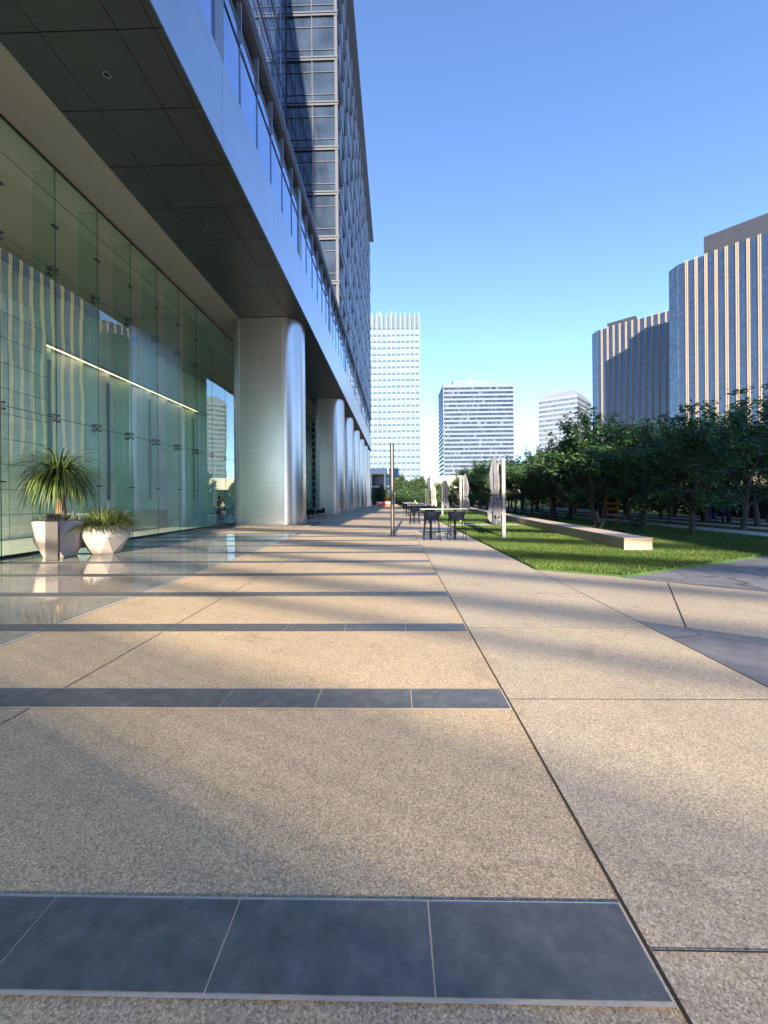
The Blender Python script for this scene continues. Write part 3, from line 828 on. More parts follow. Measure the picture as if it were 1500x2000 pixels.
def umbrella(pale=False, seed=1):
    random.seed(seed)
    t = thing('closed_umbrella', 'x', 'umbrella', (0, 0, 0), 0, 'closed umbrellas along the lawn edge')
    m = MB().box(-.065, .065, -.065, .065, .03, 2.93); m.build('mast', 'mastm', t, bevel=.01)
    MB().box(-.07, .07, -.07, .07, 2.93, 2.95).build('mast_cap', 'framel', t)
    MB().box(-.16, .16, -.16, .16, .0, .03).build('base_plate', 'framel', t)
    MB().tube([(-.07, .05, 2.75), (-.16, .06, 2.86), (-.30, .06, 2.98)], .022, 8).build('arm', 'frame', t)
    MB().tube([(-.15, .16, 1.1), (-.15, .16, 2.80)], .032, 10).build('strut', 'framel', t)
    # folded canopy: pleated cloth
    K = 72; prof = [(.02, 3.04), (.07, 2.92), (.13, 2.65), (.165, 2.35), (.155, 2.1), (.14, 1.85), (.11, 1.62), (.16, 1.38), (.19, 1.12), (.215, .88), (.20, .78)]
    ph = [random.uniform(0, 6) for _ in range(6)]
    vs = []; fs = []
    for i, (r, z) in enumerate(prof):
        tt = i/(len(prof)-1)
        for j in range(K):
            a = 2*pi*j/K
            pl = 1 + (.40*min(1, tt*2.5))*sin(7*a + ph[0] + 1.6*sin(4*tt+ph[1])) + .20*min(1, tt*2)*sin(13*a+ph[2]+5*tt) + .10*sin(3*a+ph[3]+3*tt)
            if 1.5 < z < 1.7: pl = 1 + (pl-1)*.45
            zz = z + (.11*sin(5*a+ph[4]) + .10*sin(7*a+ph[0]) if i >= len(prof)-2 else .02*sin(4*a+ph[5]))
            vs.append((-.30 + r*pl*cos(a)*.92 + .03*sin(5*tt+ph[5]), .06 + r*pl*sin(a), zz))
    for i in range(len(prof)-1):
        for j in range(K): fs.append((i*K+j, i*K+(j+1) % K, (i+1)*K+(j+1) % K, (i+1)*K+j))
    fs.append(tuple(range(K)))
    m = MB(); m.add(vs, fs); m.build('canopy', 'fabric2' if pale else 'fabric', t, smooth=False)
    pts = [(-.30+.15*cos(2*pi*j/20), .06+.15*sin(2*pi*j/20), 1.61) for j in range(20)]
    q = MB().tube(pts+[pts[0]], .014, 6); q.tube([(-.16, .0, 1.62), (.07, -.07, 1.63)], .014, 6); q.build('tie_strap', 'dark', t)
    return t
ud = [((4.0, 14.3, .02), 0, 'nearest closed grey umbrella hanging beside its pale square mast'),
      ((4.15, 24.5, .02), pi, 'closed grey umbrella, second from the camera along the lawn edge'),
      ((4.15, 34.0, .02), pi, 'closed grey umbrella, third from the camera along the lawn edge'),
      ((4.2, 44.0, .02), pi*.9, 'closed cream umbrella, fourth from the camera'),
      ((4.25, 54.0, .02), pi, 'closed cream umbrella, farthest of the row')]
for i, (p, rz, lb) in enumerate(ud):
    u = umbrella(i >= 3, 11+i); u.location = p; u.rotation_euler = (0, 0, rz); u['label'] = lb
random.seed(5)
t = thing('litter_bin', 'dark blue slatted litter bin behind the nearest umbrella', 'bin', (5.55, 21.3, .045))
m = MB()
for j in range(22):
    a = 2*pi*j/22; c, s = cos(a), sin(a)
    m.obox((.27*c, .27*s), (-s, c), .034, .012, .04, .92)
m.build('slat_body', 'binm', t); MB().cyl(0, 0, .02, .88, .245, 24).build('liner', 'dark', t)
MB().lathe([(.29, .92), (.29, .95), (.16, .99), (.15, .96)], 24).build('lid', 'binm', t)

# stone bench wall
t = thing('bench_wall', 'long low pinkish stone bench wall running across the lawn', 'bench', (6.30, 10.72, 0), -radians(3.6))
y = 0; k = 0
while y < 56:
    ln = 1.48
    b = MB().box(0, .74, y+.004, y+ln-.004, -.02, .335); b.build('stone_block', 'stone', t, bevel=.008)
    y += ln
MB().box(-.004, .744, -.004, y+.002, .337, .385).build('coping', 'stonetop', t, bevel=.008)

# bistro sets on the lawn
def bistro_chair(group):
    t = thing('bistro_chair', 'x', 'chair', (0, 0, 0), 0, group)
    for s in (-1, 1):
        MB().tube([(s*.2, .22, 0), (s*.2, -.1, .45), (s*.2, -.24, .88)], .02, 6).build('frame', 'black_metal', t)
        MB().tube([(s*.19, -.24, 0), (s*.19, .16, .45)], .018, 6).build('leg', 'black_metal', t)
    q = MB()
    for k in range(6): q.box(-.21, .21, -.17+.066*k, -.13+.066*k, .445, .462)
    q.build('seat', 'black_metal', t)
    q = MB()
    for k in range(4): q.box(-.21, .21, -.16-.026*k-.06, -.145-.026*k-.06, .56+.09*k, .61+.09*k)
    q.build('backrest', 'black_metal', t)
    return t
def bistro_table(group):
    t = thing('bistro_table', 'x', 'table', (0, 0, 0), 0, group)
    MB().cyl(0, 0, .70, .72, .32, 24).build('tabletop', 'black_metal', t)
    for s in (-1, 1):
        MB().tube([(-.22*s, -.2, 0), (.0, -.2*.3, .36), (.2*s, -.15, .70)], .018, 6).build('leg', 'black_metal', t)
        MB().tube([(-.22*s, .2, 0), (.0, .2*.3, .36), (.2*s, .15, .70)], .018, 6).build('leg', 'black_metal', t)
    return t
bc = bistro_chair('bistro chairs on the lawn'); bt = bistro_table('bistro tables on the lawn')
sets = [(9.45, 16.6, 'the bench wall end'), (10.6, 25.6, 'the middle of the bench wall'), (10.2, 33.0, 'the far stretch of the bench wall')]
for i, (x, y, wh) in enumerate(sets):
    lb = f'small round black bistro table on the lawn behind {wh}'
    if i == 0: bt.location = (x, y, .03); bt['label'] = lb
    else: dup(bt, (x, y, .03), .3*i, lb)
    for s, rz in ((-1, -pi/2+.3), (1, pi/2-.25)):
        lb = f"black slatted chair {'left' if s < 0 else 'right'} of the bistro table behind {wh}"
        if i == 0 and s < 0: bc.location = (x-.75, y+.1, .03); bc.rotation_euler = (0, 0, rz); bc['label'] = lb
        else: dup(bc, (x+.72*s, y-.15*s, .03), rz, lb)
# wooden cabinet on the lawn
t = thing('wooden_cabinet', 'orange wooden open-fronted cabinet under the trees', 'cabinet', (15.0, 27.0, .02), radians(-12))
m = MB().box(-.40, -.34, -.25, .25, 0, 1.45).box(.30, .40, -.25, .25, 0, 1.45).box(-.40, .40, -.25, .25, 1.45, 1.55); m.build('case', 'wood', t)
MB().box(-.34, .30, .2, .24, .0, 1.44).build('back_panel', 'dark', t)
for z in (.25, .62, 1.0): MB().box(-.34, .30, -.22, .2, z, z+.12).build('shelf', 'wood', t)

# lounge set and potted plant between the columns
def lounge_chair():
    t = thing('terrace_chair', 'x', 'chair', (0, 0, 0), 0, 'low terrace chairs between the columns')
    for sx, sy in ((-1, -1), (1, -1), (-1, 1), (1, 1)):
        MB().tube([(sx*.27, sy*.25, 0), (sx*.22, sy*.22, .42)], .02, 6).build('leg', 'redwood', t)
    MB().box(-.27, .27, -.27, .27, .38, .46).build('seat', 'black_metal', t, bevel=.02)
    m = MB().box(-.28, .28, -.30, -.25, .44, .80).box(-.30, -.25, -.28, .2, .46, .66).box(.25, .30, -.28, .2, .46, .66); m.build('backrest', 'black_metal', t, bevel=.02)
    return t
lc = lounge_chair(); lc.location = (-6.6, 29.6, 0); lc.rotation_euler = (0, 0, .4); lc['label'] = 'dark low chair with brown legs nearest beyond the big column'
dup(lc, (-7.4, 31.3, 0), 2.6, 'dark low chair beside the white terrace table, farther from the camera')
dup(lc, (-6.2, 31.6, 0), 2.2, 'dark low chair closest to the plaza edge beyond the big column')
t = thing('terrace_table', 'low white topped table between the first two columns', 'table', (-6.9, 30.5, 0))
MB().box(-.45, .45, -.45, .45, .70, .74).build('tabletop', 'white', t)
MB().cyl(0, 0, .02, .70, .04, 12).build('pedestal', 'black_metal', t); MB().cyl(0, 0, 0, .02, .25, 20).build('base_plate', 'black_metal', t)
t = thing('planter_pot', 'grey round planter by the ladder frame between the columns', 'planter', (-9.0, 37.2, 0)); MB().lathe([(.35, 0), (.55, .7), (.55, .75), (.48, .75), (.46, .6)], 16).build('pot', 'planter', t)
o = straps(220, 0, .25, 1.5, .03, 1.3, (35, 88), 6).build('potted_palm', 'strap'); o.location = (-9.0, 37.2, .68); tag(o, 'leafy green palm in the grey round planter between the columns', 'plant')

# ================================================================== PEOPLE
def person(label, joints, edges, rad, shirt, trousers, hair, loc, rz, head=(0, 0, 1.62), group=None):
    t = thing('person', label, 'person', loc, rz, group)
    def skin(name, js, es, mat, grow=0):
        idx = {j: i for i, j in enumerate(js)}
        me = bpy.data.meshes.new(name); me.from_pydata([joints[j] for j in js], [(idx[a], idx[b]) for a, b in es], [])
        me.materials.append(M[mat])
        o = bpy.data.objects.new(name, me); COL.objects.link(o); o.parent = t
        s = o.modifiers.new('skin', 'SKIN'); u = o.modifiers.new('sub', 'SUBSURF'); u.levels = u.render_levels = 1
        for i, j in enumerate(js):
            r = rad[j]; me.skin_vertices[0].data[i].radius = ((r[0]+grow, r[1]+grow) if isinstance(r, tuple) else (r+grow, r+grow))
        me.skin_vertices[0].data[0].use_root = True
        return o
    js = list(joints)
    skin('body', js, edges, 'skin')
    top = ['hip', 'waist', 'chest', 'neckb', 'shl', 'ell', 'wrl', 'shr', 'elr', 'wrr']
    te = [e for e in edges if e[0] in top and e[1] in top]
    skin('shirt', top, te, shirt, .014)
    bot = ['hip', 'hl', 'kl', 'al', 'hr', 'kr', 'ar']
    skin('trousers', bot, [e for e in edges if e[0] in bot and e[1] in bot], trousers, .016)
    hd = joints['head']
    MB().lathe([(.0, .12), (.07, .11), (.10, .05), (.105, -.01), (.098, -.07)], 16, squash=(.95, 1.05), cap=False).build('hair', hair, t).location = (hd[0], hd[1]-.018, hd[2]+.035)
    sh = MB()
    for a in ('al', 'ar'):
        p = joints[a]; sh.lathe([(.045, 0), (.05, .03), (.035, .09)], 10, (p[0], p[1]+.06), (1, 2.4))
    so = sh.build('shoes', 'dark', t); so.location = (0, 0, min(joints['al'][2], joints['ar'][2])-.07)
    return t
def add_hand(j, e, r, w, d, key):
    w = Vector(w); d = Vector(d).normalized(); s = Vector((1, 0, 0)) if abs(d.x) < .7 else Vector((0, 1, 0)); s = (s - d*s.dot(d)).normalized()
    pm_ = 'palm'+key; j[pm_] = tuple(w + d*.07); r[pm_] = (.035, .018); e.append(('wr'+key, pm_))
    for i, (o, l) in enumerate(((-.03, .07), (-.01, .085), (.01, .08), (.03, .065))):
        a, b = f'f{i}{key}', f'g{i}{key}'
        j[a] = tuple(w + d*(.10) + s*o); j[b] = tuple(w + d*(.10+l*.8) + s*o*1.15 + Vector((0, .015, 0)))
        r[a] = .009; r[b] = .007; e += [(pm_, a), (a, b)]
    a = 'th'+key; j[a] = tuple(w + d*.06 + s*.06 + Vector((0, .02, 0))); r[a] = .01; e.append((pm_, a))
def make_person(label, seated, shirt, trousers, hair, loc, rz, group=None):
    if not seated:
        j = dict(hip=(0, 0, .95), waist=(0, 0, 1.08), chest=(0, 0, 1.30), neckb=(0, 0, 1.45), neck=(0, .01, 1.52), head=(0, .02, 1.64),
                 shl=(-.19, 0, 1.41), ell=(-.25, -.02, 1.13), wrl=(-.24, .10, .90), shr=(.19, 0, 1.41), elr=(.25, -.02, 1.13), wrr=(.22, .20, 1.05),
                 hl=(-.10, 0, .88), kl=(-.12, .05, .50), al=(-.13, -.03, .08), hr=(.10, 0, .88), kr=(.11, .0, .50), ar=(.12, .05, .08))
    else:
        j = dict(hip=(0, 0, .50), waist=(0, .02, .63), chest=(0, .06, .86), neckb=(0, .10, 1.0), neck=(0, .12, 1.06), head=(0, .15, 1.18),
                 shl=(-.19, .08, .96), ell=(-.26, .12, .70), wrl=(-.18, .36, .70), shr=(.19, .08, .96), elr=(.26, .12, .70), wrr=(.16, .38, .72),
                 hl=(-.10, .05, .48), kl=(-.13, .46, .50), al=(-.14, .44, .08), hr=(.10, .05, .48), kr=(.13, .46, .50), ar=(.14, .40, .08))
    r = dict(hip=(.15, .11), waist=(.14, .10), chest=(.16, .11), neckb=(.08, .07), neck=.052, head=(.082, .10), shl=.055, ell=.040, wrl=.026, shr=.055, elr=.040, wrr=.026,
             hl=.088, kl=.058, al=.038, hr=.088, kr=.058, ar=.038)
    e = [('hip', 'waist'), ('waist', 'chest'), ('chest', 'neckb'), ('neckb', 'neck'), ('neck', 'head'), ('neckb', 'shl'), ('shl', 'ell'), ('ell', 'wrl'),
         ('neckb', 'shr'), ('shr', 'elr'), ('elr', 'wrr'), ('hip', 'hl'), ('hl', 'kl'), ('kl', 'al'), ('hip', 'hr'), ('hr', 'kr'), ('kr', 'ar')]
    add_hand(j, e, r, j['wrl'], (0, .3, -1) if not seated else (0, 1, -.2), 'l'); add_hand(j, e, r, j['wrr'], (0, 1, -.2), 'r')
    return person(label, j, e, r, shirt, trousers, hair, loc, rz, group=group)
make_person('person in a teal shirt standing inside the glass lobby', False, 'teal', 'navy', 'hair', (-11.6, 25.6, .01), 2.3)
make_person('person in dark clothes standing inside the lobby left of the teal shirt', False, 'navy', 'navy', 'hair', (-12.5, 27.0, .01), 1.2)
def picnic_bench(loc, rz, lb):
    t = thing('park_bench', lb, 'bench', loc, rz)
    MB().box(-.75, .75, -.2, .2, .42, .46).build('seat', 'black_metal', t); MB().box(-.75, .75, -.24, -.2, .5, .85).build('backrest', 'black_metal', t)
    for sx in (-1, 1): MB().box(sx*.6-.03, sx*.6+.03, -.2, .2, 0, .42).build('leg', 'black_metal', t)
picnic_bench((18.35, 22.4, .03), radians(160), 'dark bench with two seated people under the trees')
make_person('seated person in a blue shirt under the trees, left one on the bench', True, 'blue', 'navy', 'hair', (18.7, 22.35, .03), radians(160))
make_person('seated person in dark clothes under the trees, right one on the bench', True, 'navy', 'blue', 'hair', (18.05, 22.55, .03), radians(170))
make_person('white haired person seated far off beyond the high tables', True, 'fabric2', 'navy', 'hairw', (2.7, 52.5, .02), radians(185))
picnic_bench((2.7, 52.5, .0), radians(185), 'small dark bench under the white haired person')

# ================================================================== TREES
def make_tree_meshes(seed, H=6.0, R=2.3, nleaf=10500, leaf='leaf', z0=1.0, zc=1.0, lsz=.098):
    rs = random.Random(seed); r_ = np.random.default_rng(seed)
    m = MB(); tips = []
    lean = (rs.uniform(-.12, .12), rs.uniform(-.12, .12))
    base = Vector((lean[0]*z0, lean[1]*z0, z0))
    m.tube([(0, 0, 0), (lean[0]*.3, lean[1]*.3, .15), (lean[0]*.6, lean[1]*.6, .6), tuple(base)], [.15, .115, .10, .10], 9)
    def grow(p, d, L, r, depth):
        n = 4; pts = [tuple(p)]; rr = [r]
        for i in range(n):
            d = (d + Vector((rs.uniform(-.22, .22), rs.uniform(-.22, .22), rs.uniform(-.05, .17)))).normalized()
            p = p + d*(L/n); pts.append(tuple(p)); rr.append(r*(1-.5*(i+1)/n))
            if depth >= 1: tips.append(tuple(p))
        m.tube(pts, rr, 6 if depth < 2 else 4, caps=False)
        if depth < 3:
            for _ in range(3 if depth < 2 else 3):
                a = rs.uniform(0, 2*pi); sp = rs.uniform(.45, .95)
                nd = (d + Vector((cos(a)*sp, sin(a)*sp, rs.uniform(-.25, .35)))).normalized()
                grow(p, nd, L*rs.uniform(.58, .82), rr[-1]*.8, depth+1)
    k = rs.choice([5, 6])
    for i in range(k):
        a = 2*pi*i/k + rs.uniform(-.3, .3)
        e = rs.uniform(.55, 1.25)
        grow(base + Vector((0, 0, rs.uniform(-.05, .25))), Vector((cos(a)*cos(e), sin(a)*cos(e), sin(e))), H*.27, .042, 0)
    top = grow(base, Vector((rs.uniform(-.1, .1), rs.uniform(-.1, .1), 1)).normalized(), H*.36, .075, 0)
    for _ in range(7):       # low drooping side twigs
        a = rs.uniform(0, 2*pi); r1 = rs.uniform(.9, 1.9); p0 = Vector((0, 0, rs.uniform(1.4, 2.2)))
        P = [p0 + Vector((cos(a)*r1*t, sin(a)*r1*t, .5*t - .75*t*t)) for t in (0, .35, .7, 1)]
        m.tube([tuple(p) for p in P], [.03, .022, .015, .008], 4, caps=False); tips += [tuple(P[2]), tuple(P[3]), tuple((P[2]+P[3])/2), tuple(P[1])]*3
    zt = max(t[2] for t in tips)
    for _ in range(9):       # upright shoots standing above the crown
        b0 = Vector(rs.choice([t for t in tips if t[2] > zt*.72])); hh = rs.uniform(.5, 1.0)
        P = [b0, b0 + Vector((rs.uniform(-.1, .1), rs.uniform(-.1, .1), hh*.5)), b0 + Vector((rs.uniform(-.2, .2), rs.uniform(-.2, .2), hh))]
        m.tube([tuple(p) for p in P], [.02, .012, .006], 4, caps=False); tips += [tuple(P[1]), tuple(P[2])]*2
    T = np.array(tips); T = T[(T[:, 2] > zc) & (np.hypot(T[:, 0], T[:, 1]) < R*1.35)]
    zmax = T[:, 2].max(); s = (H-.35)/zmax
    # foliage clumps
    n = nleaf
    c = T[r_.integers(0, len(T), n)]
    cl = r_.normal(0, 1, (n, 3)); cl /= np.linalg.norm(cl, axis=1)[:, None]
    c = c + cl * (r_.uniform(0, 1, n)**.5)[:, None] * r_.uniform(.12, .36, n)[:, None]
    a1 = r_.normal(0, 1, (n, 3)); a1[:, 2] *= .55; a1 /= np.linalg.norm(a1, axis=1)[:, None]
    b1 = np.cross(a1, r_.normal(0, 1, (n, 3))); b1 /= np.linalg.norm(b1, axis=1)[:, None]
    L = lsz*r_.uniform(.6, 1.25, n)[:, None]; Wd = L*.42
    V = np.empty((n, 4, 3)); V[:, 0] = c - a1*L; V[:, 1] = c - b1*Wd; V[:, 2] = c + a1*L; V[:, 3] = c + b1*Wd
    V[:, 2, 2] -= L[:, 0]*.3
    m.v = [(x, y, z if z < z0 else z0+(z-z0)*s) for x, y, z in m.v]
    V[..., 2] = np.where(V[..., 2] < z0, V[..., 2], z0+(V[..., 2]-z0)*s)
    return m, V.reshape(-1, 3)
def tree_proto(seed, **kw):
    leaf = kw.pop('leaf', 'leaf'); name = kw.pop('name', 'park_tree')
    tm, V = make_tree_meshes(seed, **kw)
    t = thing(name, 'x', 'tree', (0, 0, 0))
    tm.build('trunk', 'bark', t)
    npmesh('crown', V, np.arange(len(V)), 4, leaf, t)
    return t
protos = [tree_proto(s) for s in (3, 8, 15, 22)]
used = [False]*4
def place(pi_, x, y, lab, sc, group):
    rz = random.uniform(0, 2*pi)
    if not used[pi_]:
        o = protos[pi_]; used[pi_] = True; o.location = (x, y, 0); o.rotation_euler = (0, 0, rz); o['label'] = lab; o.scale = (sc,)*3
    else: o = dup(protos[pi_], (x, y, 0), rz, lab, sc)
    o['group'] = group
nums = ['nearest', 'second', 'third', 'fourth', 'fifth', 'sixth', 'seventh', 'eighth', 'ninth', 'tenth', 'eleventh', 'twelfth', 'thirteenth', 'fourteenth', 'fifteenth', 'sixteenth']
rowsT = [('the row nearest the bench wall', 11.5, [15.0, 18.5, 21.8, 26.6, 30, 33.6, 37.5, 41.5, 46, 50.5, 55, 60, 65]),
         ('the second row from the bench wall', 14.7, [16.9, 20.6, 24.2, 28, 32, 36, 40, 44.5, 49, 54, 60, 66]),
         ('the third row from the bench wall', 17.6, [18.6, 22.1, 26, 30, 34, 38.5, 43, 48, 53, 59]),
         ('the last row before the hedge', 20.9, [21.8, 25.2, 28.8, 32.6, 36.8, 41, 46, 51, 57])]
ti = 0
for rn, x, ys in rowsT:
    for i, y in enumerate(ys):
        lab = f'leafy park tree, {nums[i]} from the camera in {rn}'
        place(ti % 4, x + random.uniform(-.35, .35) + (.4 if y > 26 and x < 12 else 0), y, lab, random.uniform(.86, 1.10)*(1+.0035*max(0, y-25)), 'park trees in rows on the lawn'); ti += 1

# hedges and shrubs: leaf shells over a twiggy core
def leafmass(name, lab, cat, boxes, n, mat='hedge', lsz=.09, loc=(0, 0, 0), kind=None, round_=False, group=None):
    t = thing(name, lab, cat, loc, 0, group) if kind is None else None
    parts = []; core = MB(); tot = sum((b[1]-b[0])*(b[3]-b[2])*(b[5]-b[4])**.5 for b in boxes)
    for x0, x1, y0, y1, z0, z1 in boxes:
        k = int(n*((x1-x0)*(y1-y0)*(z1-z0)**.5)/tot)
        u = rng.uniform(-1, 1, (k, 3))
        if round_:
            u = rng.normal(0, 1, (k, 3)); u /= np.linalg.norm(u, axis=1)[:, None]; u *= (rng.uniform(0, 1, k)**.33)[:, None]*(1+.18*np.sin(u[:, :1]*7)+.14*np.cos(u[:, 1:2]*9))
        else:
            ax = rng.integers(0, 3, k); sg = np.sign(rng.uniform(-1, 1, k)); sel = rng.uniform(0, 1, k) < .8
            for q in range(3):
                mm = (ax == q) & sel; u[mm, q] = np.abs(u[mm, q])**.15*sg[mm]
            u[:, 2] *= 1 + .10*np.sin(u[:, 0]*9+u[:, 1]*5)
        c = np.array([(x0+x1)/2, (y0+y1)/2, (z0+z1)/2]) + u*np.array([(x1-x0)/2, (y1-y0)/2, (z1-z0)/2]) + rng.normal(0, .06, (k, 3))
        a1 = rng.normal(0, 1, (k, 3)); a1 /= np.linalg.norm(a1, axis=1)[:, None]
        b1 = np.cross(a1, rng.normal(0, 1, (k, 3))); b1 /= np.linalg.norm(b1, axis=1)[:, None]
        L = lsz*rng.uniform(.6, 1.3, k)[:, None]
        V = np.empty((k, 4, 3)); V[:, 0] = c-a1*L; V[:, 1] = c-b1*L*.5; V[:, 2] = c+a1*L; V[:, 3] = c+b1*L*.5
        parts.append(V.reshape(-1, 3))
        if not round_: core.box(x0+.12, x1-.12, y0+.12, y1-.12, z0, z1-.15)
        else:
            cx, cy, cz = (x0+x1)/2, (y0+y1)/2, (z0+z1)/2
            for _ in range(7):
                a = random.uniform(0, 2*pi); core.tube([(cx, cy, 0), (cx+.2*(x1-x0)*cos(a), cy+.2*(y1-y0)*sin(a), cz), (cx+.42*(x1-x0)*cos(a), cy+.42*(y1-y0)*sin(a), cz+.25*(z1-z0))], [.09, .05, .02], 5)
    V = np.concatenate(parts)
    core.build('trunk' if round_ else 'branch_core', 'bark', t)
    return npmesh('crown' if round_ else 'foliage', V, np.arange(len(V)), 4, mat, t), t
leafmass('hedge', 'long dark clipped hedge behind the rows of trees', 'hedge', [(24.5, 26.3, 27, 76, 0, 3.6)], 60000, lsz=.13)
leafmass('hedge', 'dark clipped hedge closing the far end of the lawn', 'hedge', [(5.6, 24.3, 76, 78, 0, 3.0)], 40000, lsz=.14)
leafmass('shrub', 'round bluish green shrub left of the far cream umbrellas', 'shrub', [(.4, 4.0, 66, 69, .1, 3.1)], 9000, 'shrub', .13, round_=True)
leafmass('shrub', 'dense green shrub right behind the high tables far off', 'shrub', [(3.6, 6.8, 68, 71, .1, 3.0)], 9000, 'shrub', .13, round_=True)
leafmass('shrub', 'dark rounded shrub beside the cream building corner', 'shrub', [(7.0, 10.6, 70, 73, .1, 4.6)], 11000, 'hedge', .15, round_=True)
leafmass('hedge', 'low mixed grey-green planting bed at the far end of the tables', 'hedge', [(1.2, 6.6, 60, 61.5, 0, 1.0)], 9000, 'shrub', .09)
leafmass('shrub', 'brownish dark shrub beneath the white frame structure', 'shrub', [(-5.6, -1.6, 88, 92, .1, 4.4)], 12000, 'hedge', .15, round_=True)
for i, (x0, x1, y, z, lb) in enumerate(((-.6, 3.6, 108, 8.2, 'dark round tree in front of the grid tower, left of three'), (3.0, 6.4, 112, 7.0, 'dark round tree in front of the grid tower, middle of three'), (5.2, 9.6, 110, 8.0, 'dark round tree beside the sky gap, right of three'),
                                        (-7.0, -3.2, 104, 7.4, 'dark tree behind the white frame structure'))):
    leafmass('far_tree', lb, 'tree', [(x0, x1, y, y+4, 2.2, z)], 7000, 'hedge', .20, round_=True, group='far trees at the foot of the grid tower')
# planted bank to the right
def bank():
    V = []; F = []; nx, ny = 30, 60
    for i in range(nx+1):
        for j in range(ny+1):
            u = i/nx; v = j/ny
            V.append((24.4 + 10*u, 14 + 16*v, (2.4*min(1, u*2.2))*(1) * (.75+.25*sin(v*7+u*3)) + .35*random.random()*min(1, u*4) - .05))
    for i in range(nx):
        for j in range(ny):
            a = i*(ny+1)+j; F.append((a, a+ny+1, a+ny+2, a+1))
    m = MB(); m.add(V, F); m.build('bank', 'bank', kind='structure', smooth=True)
bank()
leafmass('ground_cover', '', '', [(24.6, 34, 14, 30, .6, 2.6)], 5000, 'hedge', .10, kind='stuff')[0].name = 'bank_planting'
bpy.data.objects['bank_planting']['kind'] = 'stuff'
bpy.data.objects['bank_planting']['label'] = 'sparse scrub growing on the brown bank'; bpy.data.objects['bank_planting']['category'] = 'scrub'
for o in list(bpy.data.objects):
    if o.name.startswith('branch_core') and o.parent is None: bpy.data.objects.remove(o)
t = thing('pavilion', 'low dark open pavilion with pale flat roof beyond the trees at right', 'pavilion', (25, 24, 0))
MB().box(-1.8, 6.5, -2, 2.2, 1.55, 1.8).build('roof', 'cream', t)
for x in (-1.6, 1.2, 4): MB().box(x-.06, x+.06, -1.9, -1.78, 0, 1.55).build('post', 'white', t)
MB().box(-1.7, 6.4, -1.0, 2.1, 0, 1.54).build('back_wall', 'dark', t)

# orange barriers far off
def barrier():
    t = thing('road_barrier', 'x', 'barrier', (0, 0, 0), 0, 'orange barriers at the far end of the plaza')
    prof = [(-.30, 0), (.30, 0), (.30, .18), (.12, .45), (.10, 1.0), (-.10, 1.0), (-.12, .45), (-.30, .18)]
    m = MB(); n = len(prof); m.add([(-.9, y, z) for y, z in prof]+[(.9, y, z) for y, z in prof], [(i, (i+1) % n, n+(i+1) % n, n+i) for i in range(n)]+[tuple(range(n-1, -1, -1)), tuple(range(n, 2*n))])
    m.build('body', 'orange', t, bevel=.03)
    MB().box(-.5, .5, -.116, -.108, .55, .85).build('panel', 'white', t)
    return t
b0 = barrier(); b0.location = (-3.3, 84, 0); b0.rotation_euler = (0, 0, .2); b0['label'] = 'orange plastic barrier, leftmost at the far end of the plaza'
dup(b0, (-1.6, 86, 0), -.3, 'orange plastic barrier just left of the steel post, middle of three')
dup(b0, (-2.6, 89, 0), .5, 'orange plastic barrier farthest back of the three')

# ================================================================== BACKGROUND BUILDINGS
# white frame structure at the end of the plaza
t = thing('frame_structure', 'white post and beam frame structure at the end of the plaza', 'building', (-5, 98, 0)); W2 = dict(parent=t, world=True)
MB().box(-14, -1.6, 98, 106, 8.0, 9.4).build('roof_beam', 'white', **W2)
MB().box(-14, -1.6, 98.5, 105, 4.6, 4.9).build('floor_beam', 'cream', **W2)
for x in (-13, -9.6, -6.2, -2.6): MB().box(x-.25, x+.25, 98.1, 98.6, 0, 8).build('post', 'white', **W2)
MB().box(-13.8, -1.8, 104, 104.3, 0, 8).build('window', 'towerwin', **W2)
q = MB()
for x in np.arange(-13.5, -2, 1.2): q.box(x-.04, x+.04, 103.9, 104, 0, 8)
for z in (1.5, 3, 6.2): q.box(-13.8, -1.8, 103.85, 103.9, z-.04, z+.04)
q.build('mullion', 'framel', **W2)
# pale low roofs
t = thing('low_pavilion', 'low pale grey shell roofed pavilion behind the far shrubs', 'building', (4, 122, 0)); W2 = dict(parent=t, world=True)
MB().box(-4, 14, 122, 132, 0, 3.0).build('wall', 'd_top', **W2)
m = MB()
for x in (-3.4, 1.6, 6.6):
    m.add([(x, 121, 3.0), (x+5, 121, 3.0), (x+2.5, 121, 5.3), (x, 132, 3.0), (x+5, 132, 3.0), (x+2.5, 132, 5.3)], [(0, 1, 2), (5, 4, 3), (0, 2, 5, 3), (1, 4, 5, 2), (0, 3, 4, 1)])
m.build('roof', 'white', **W2)
# cream building
t = thing('cream_building', 'low cream building with a blank upper wall at the end of the lawn', 'building', (20, 112, 0)); W2 = dict(parent=t, world=True)
MB().box(10.3, 34, 112, 126, 4.6, 7.9).build('wall', 'cream', **W2)
MB().box(10.2, 34.1, 111.8, 126.1, 7.9, 8.1).build('coping', 'white', **W2)
MB().box(10.8, 34, 116, 126, 0, 4.6).build('recess', 'dark', **W2)
for x in (10.7, 16, 21.5, 27): MB().box(x-.3, x+.3, 112.2, 112.8, 0, 4.6).build('column', 'cream', **W2)

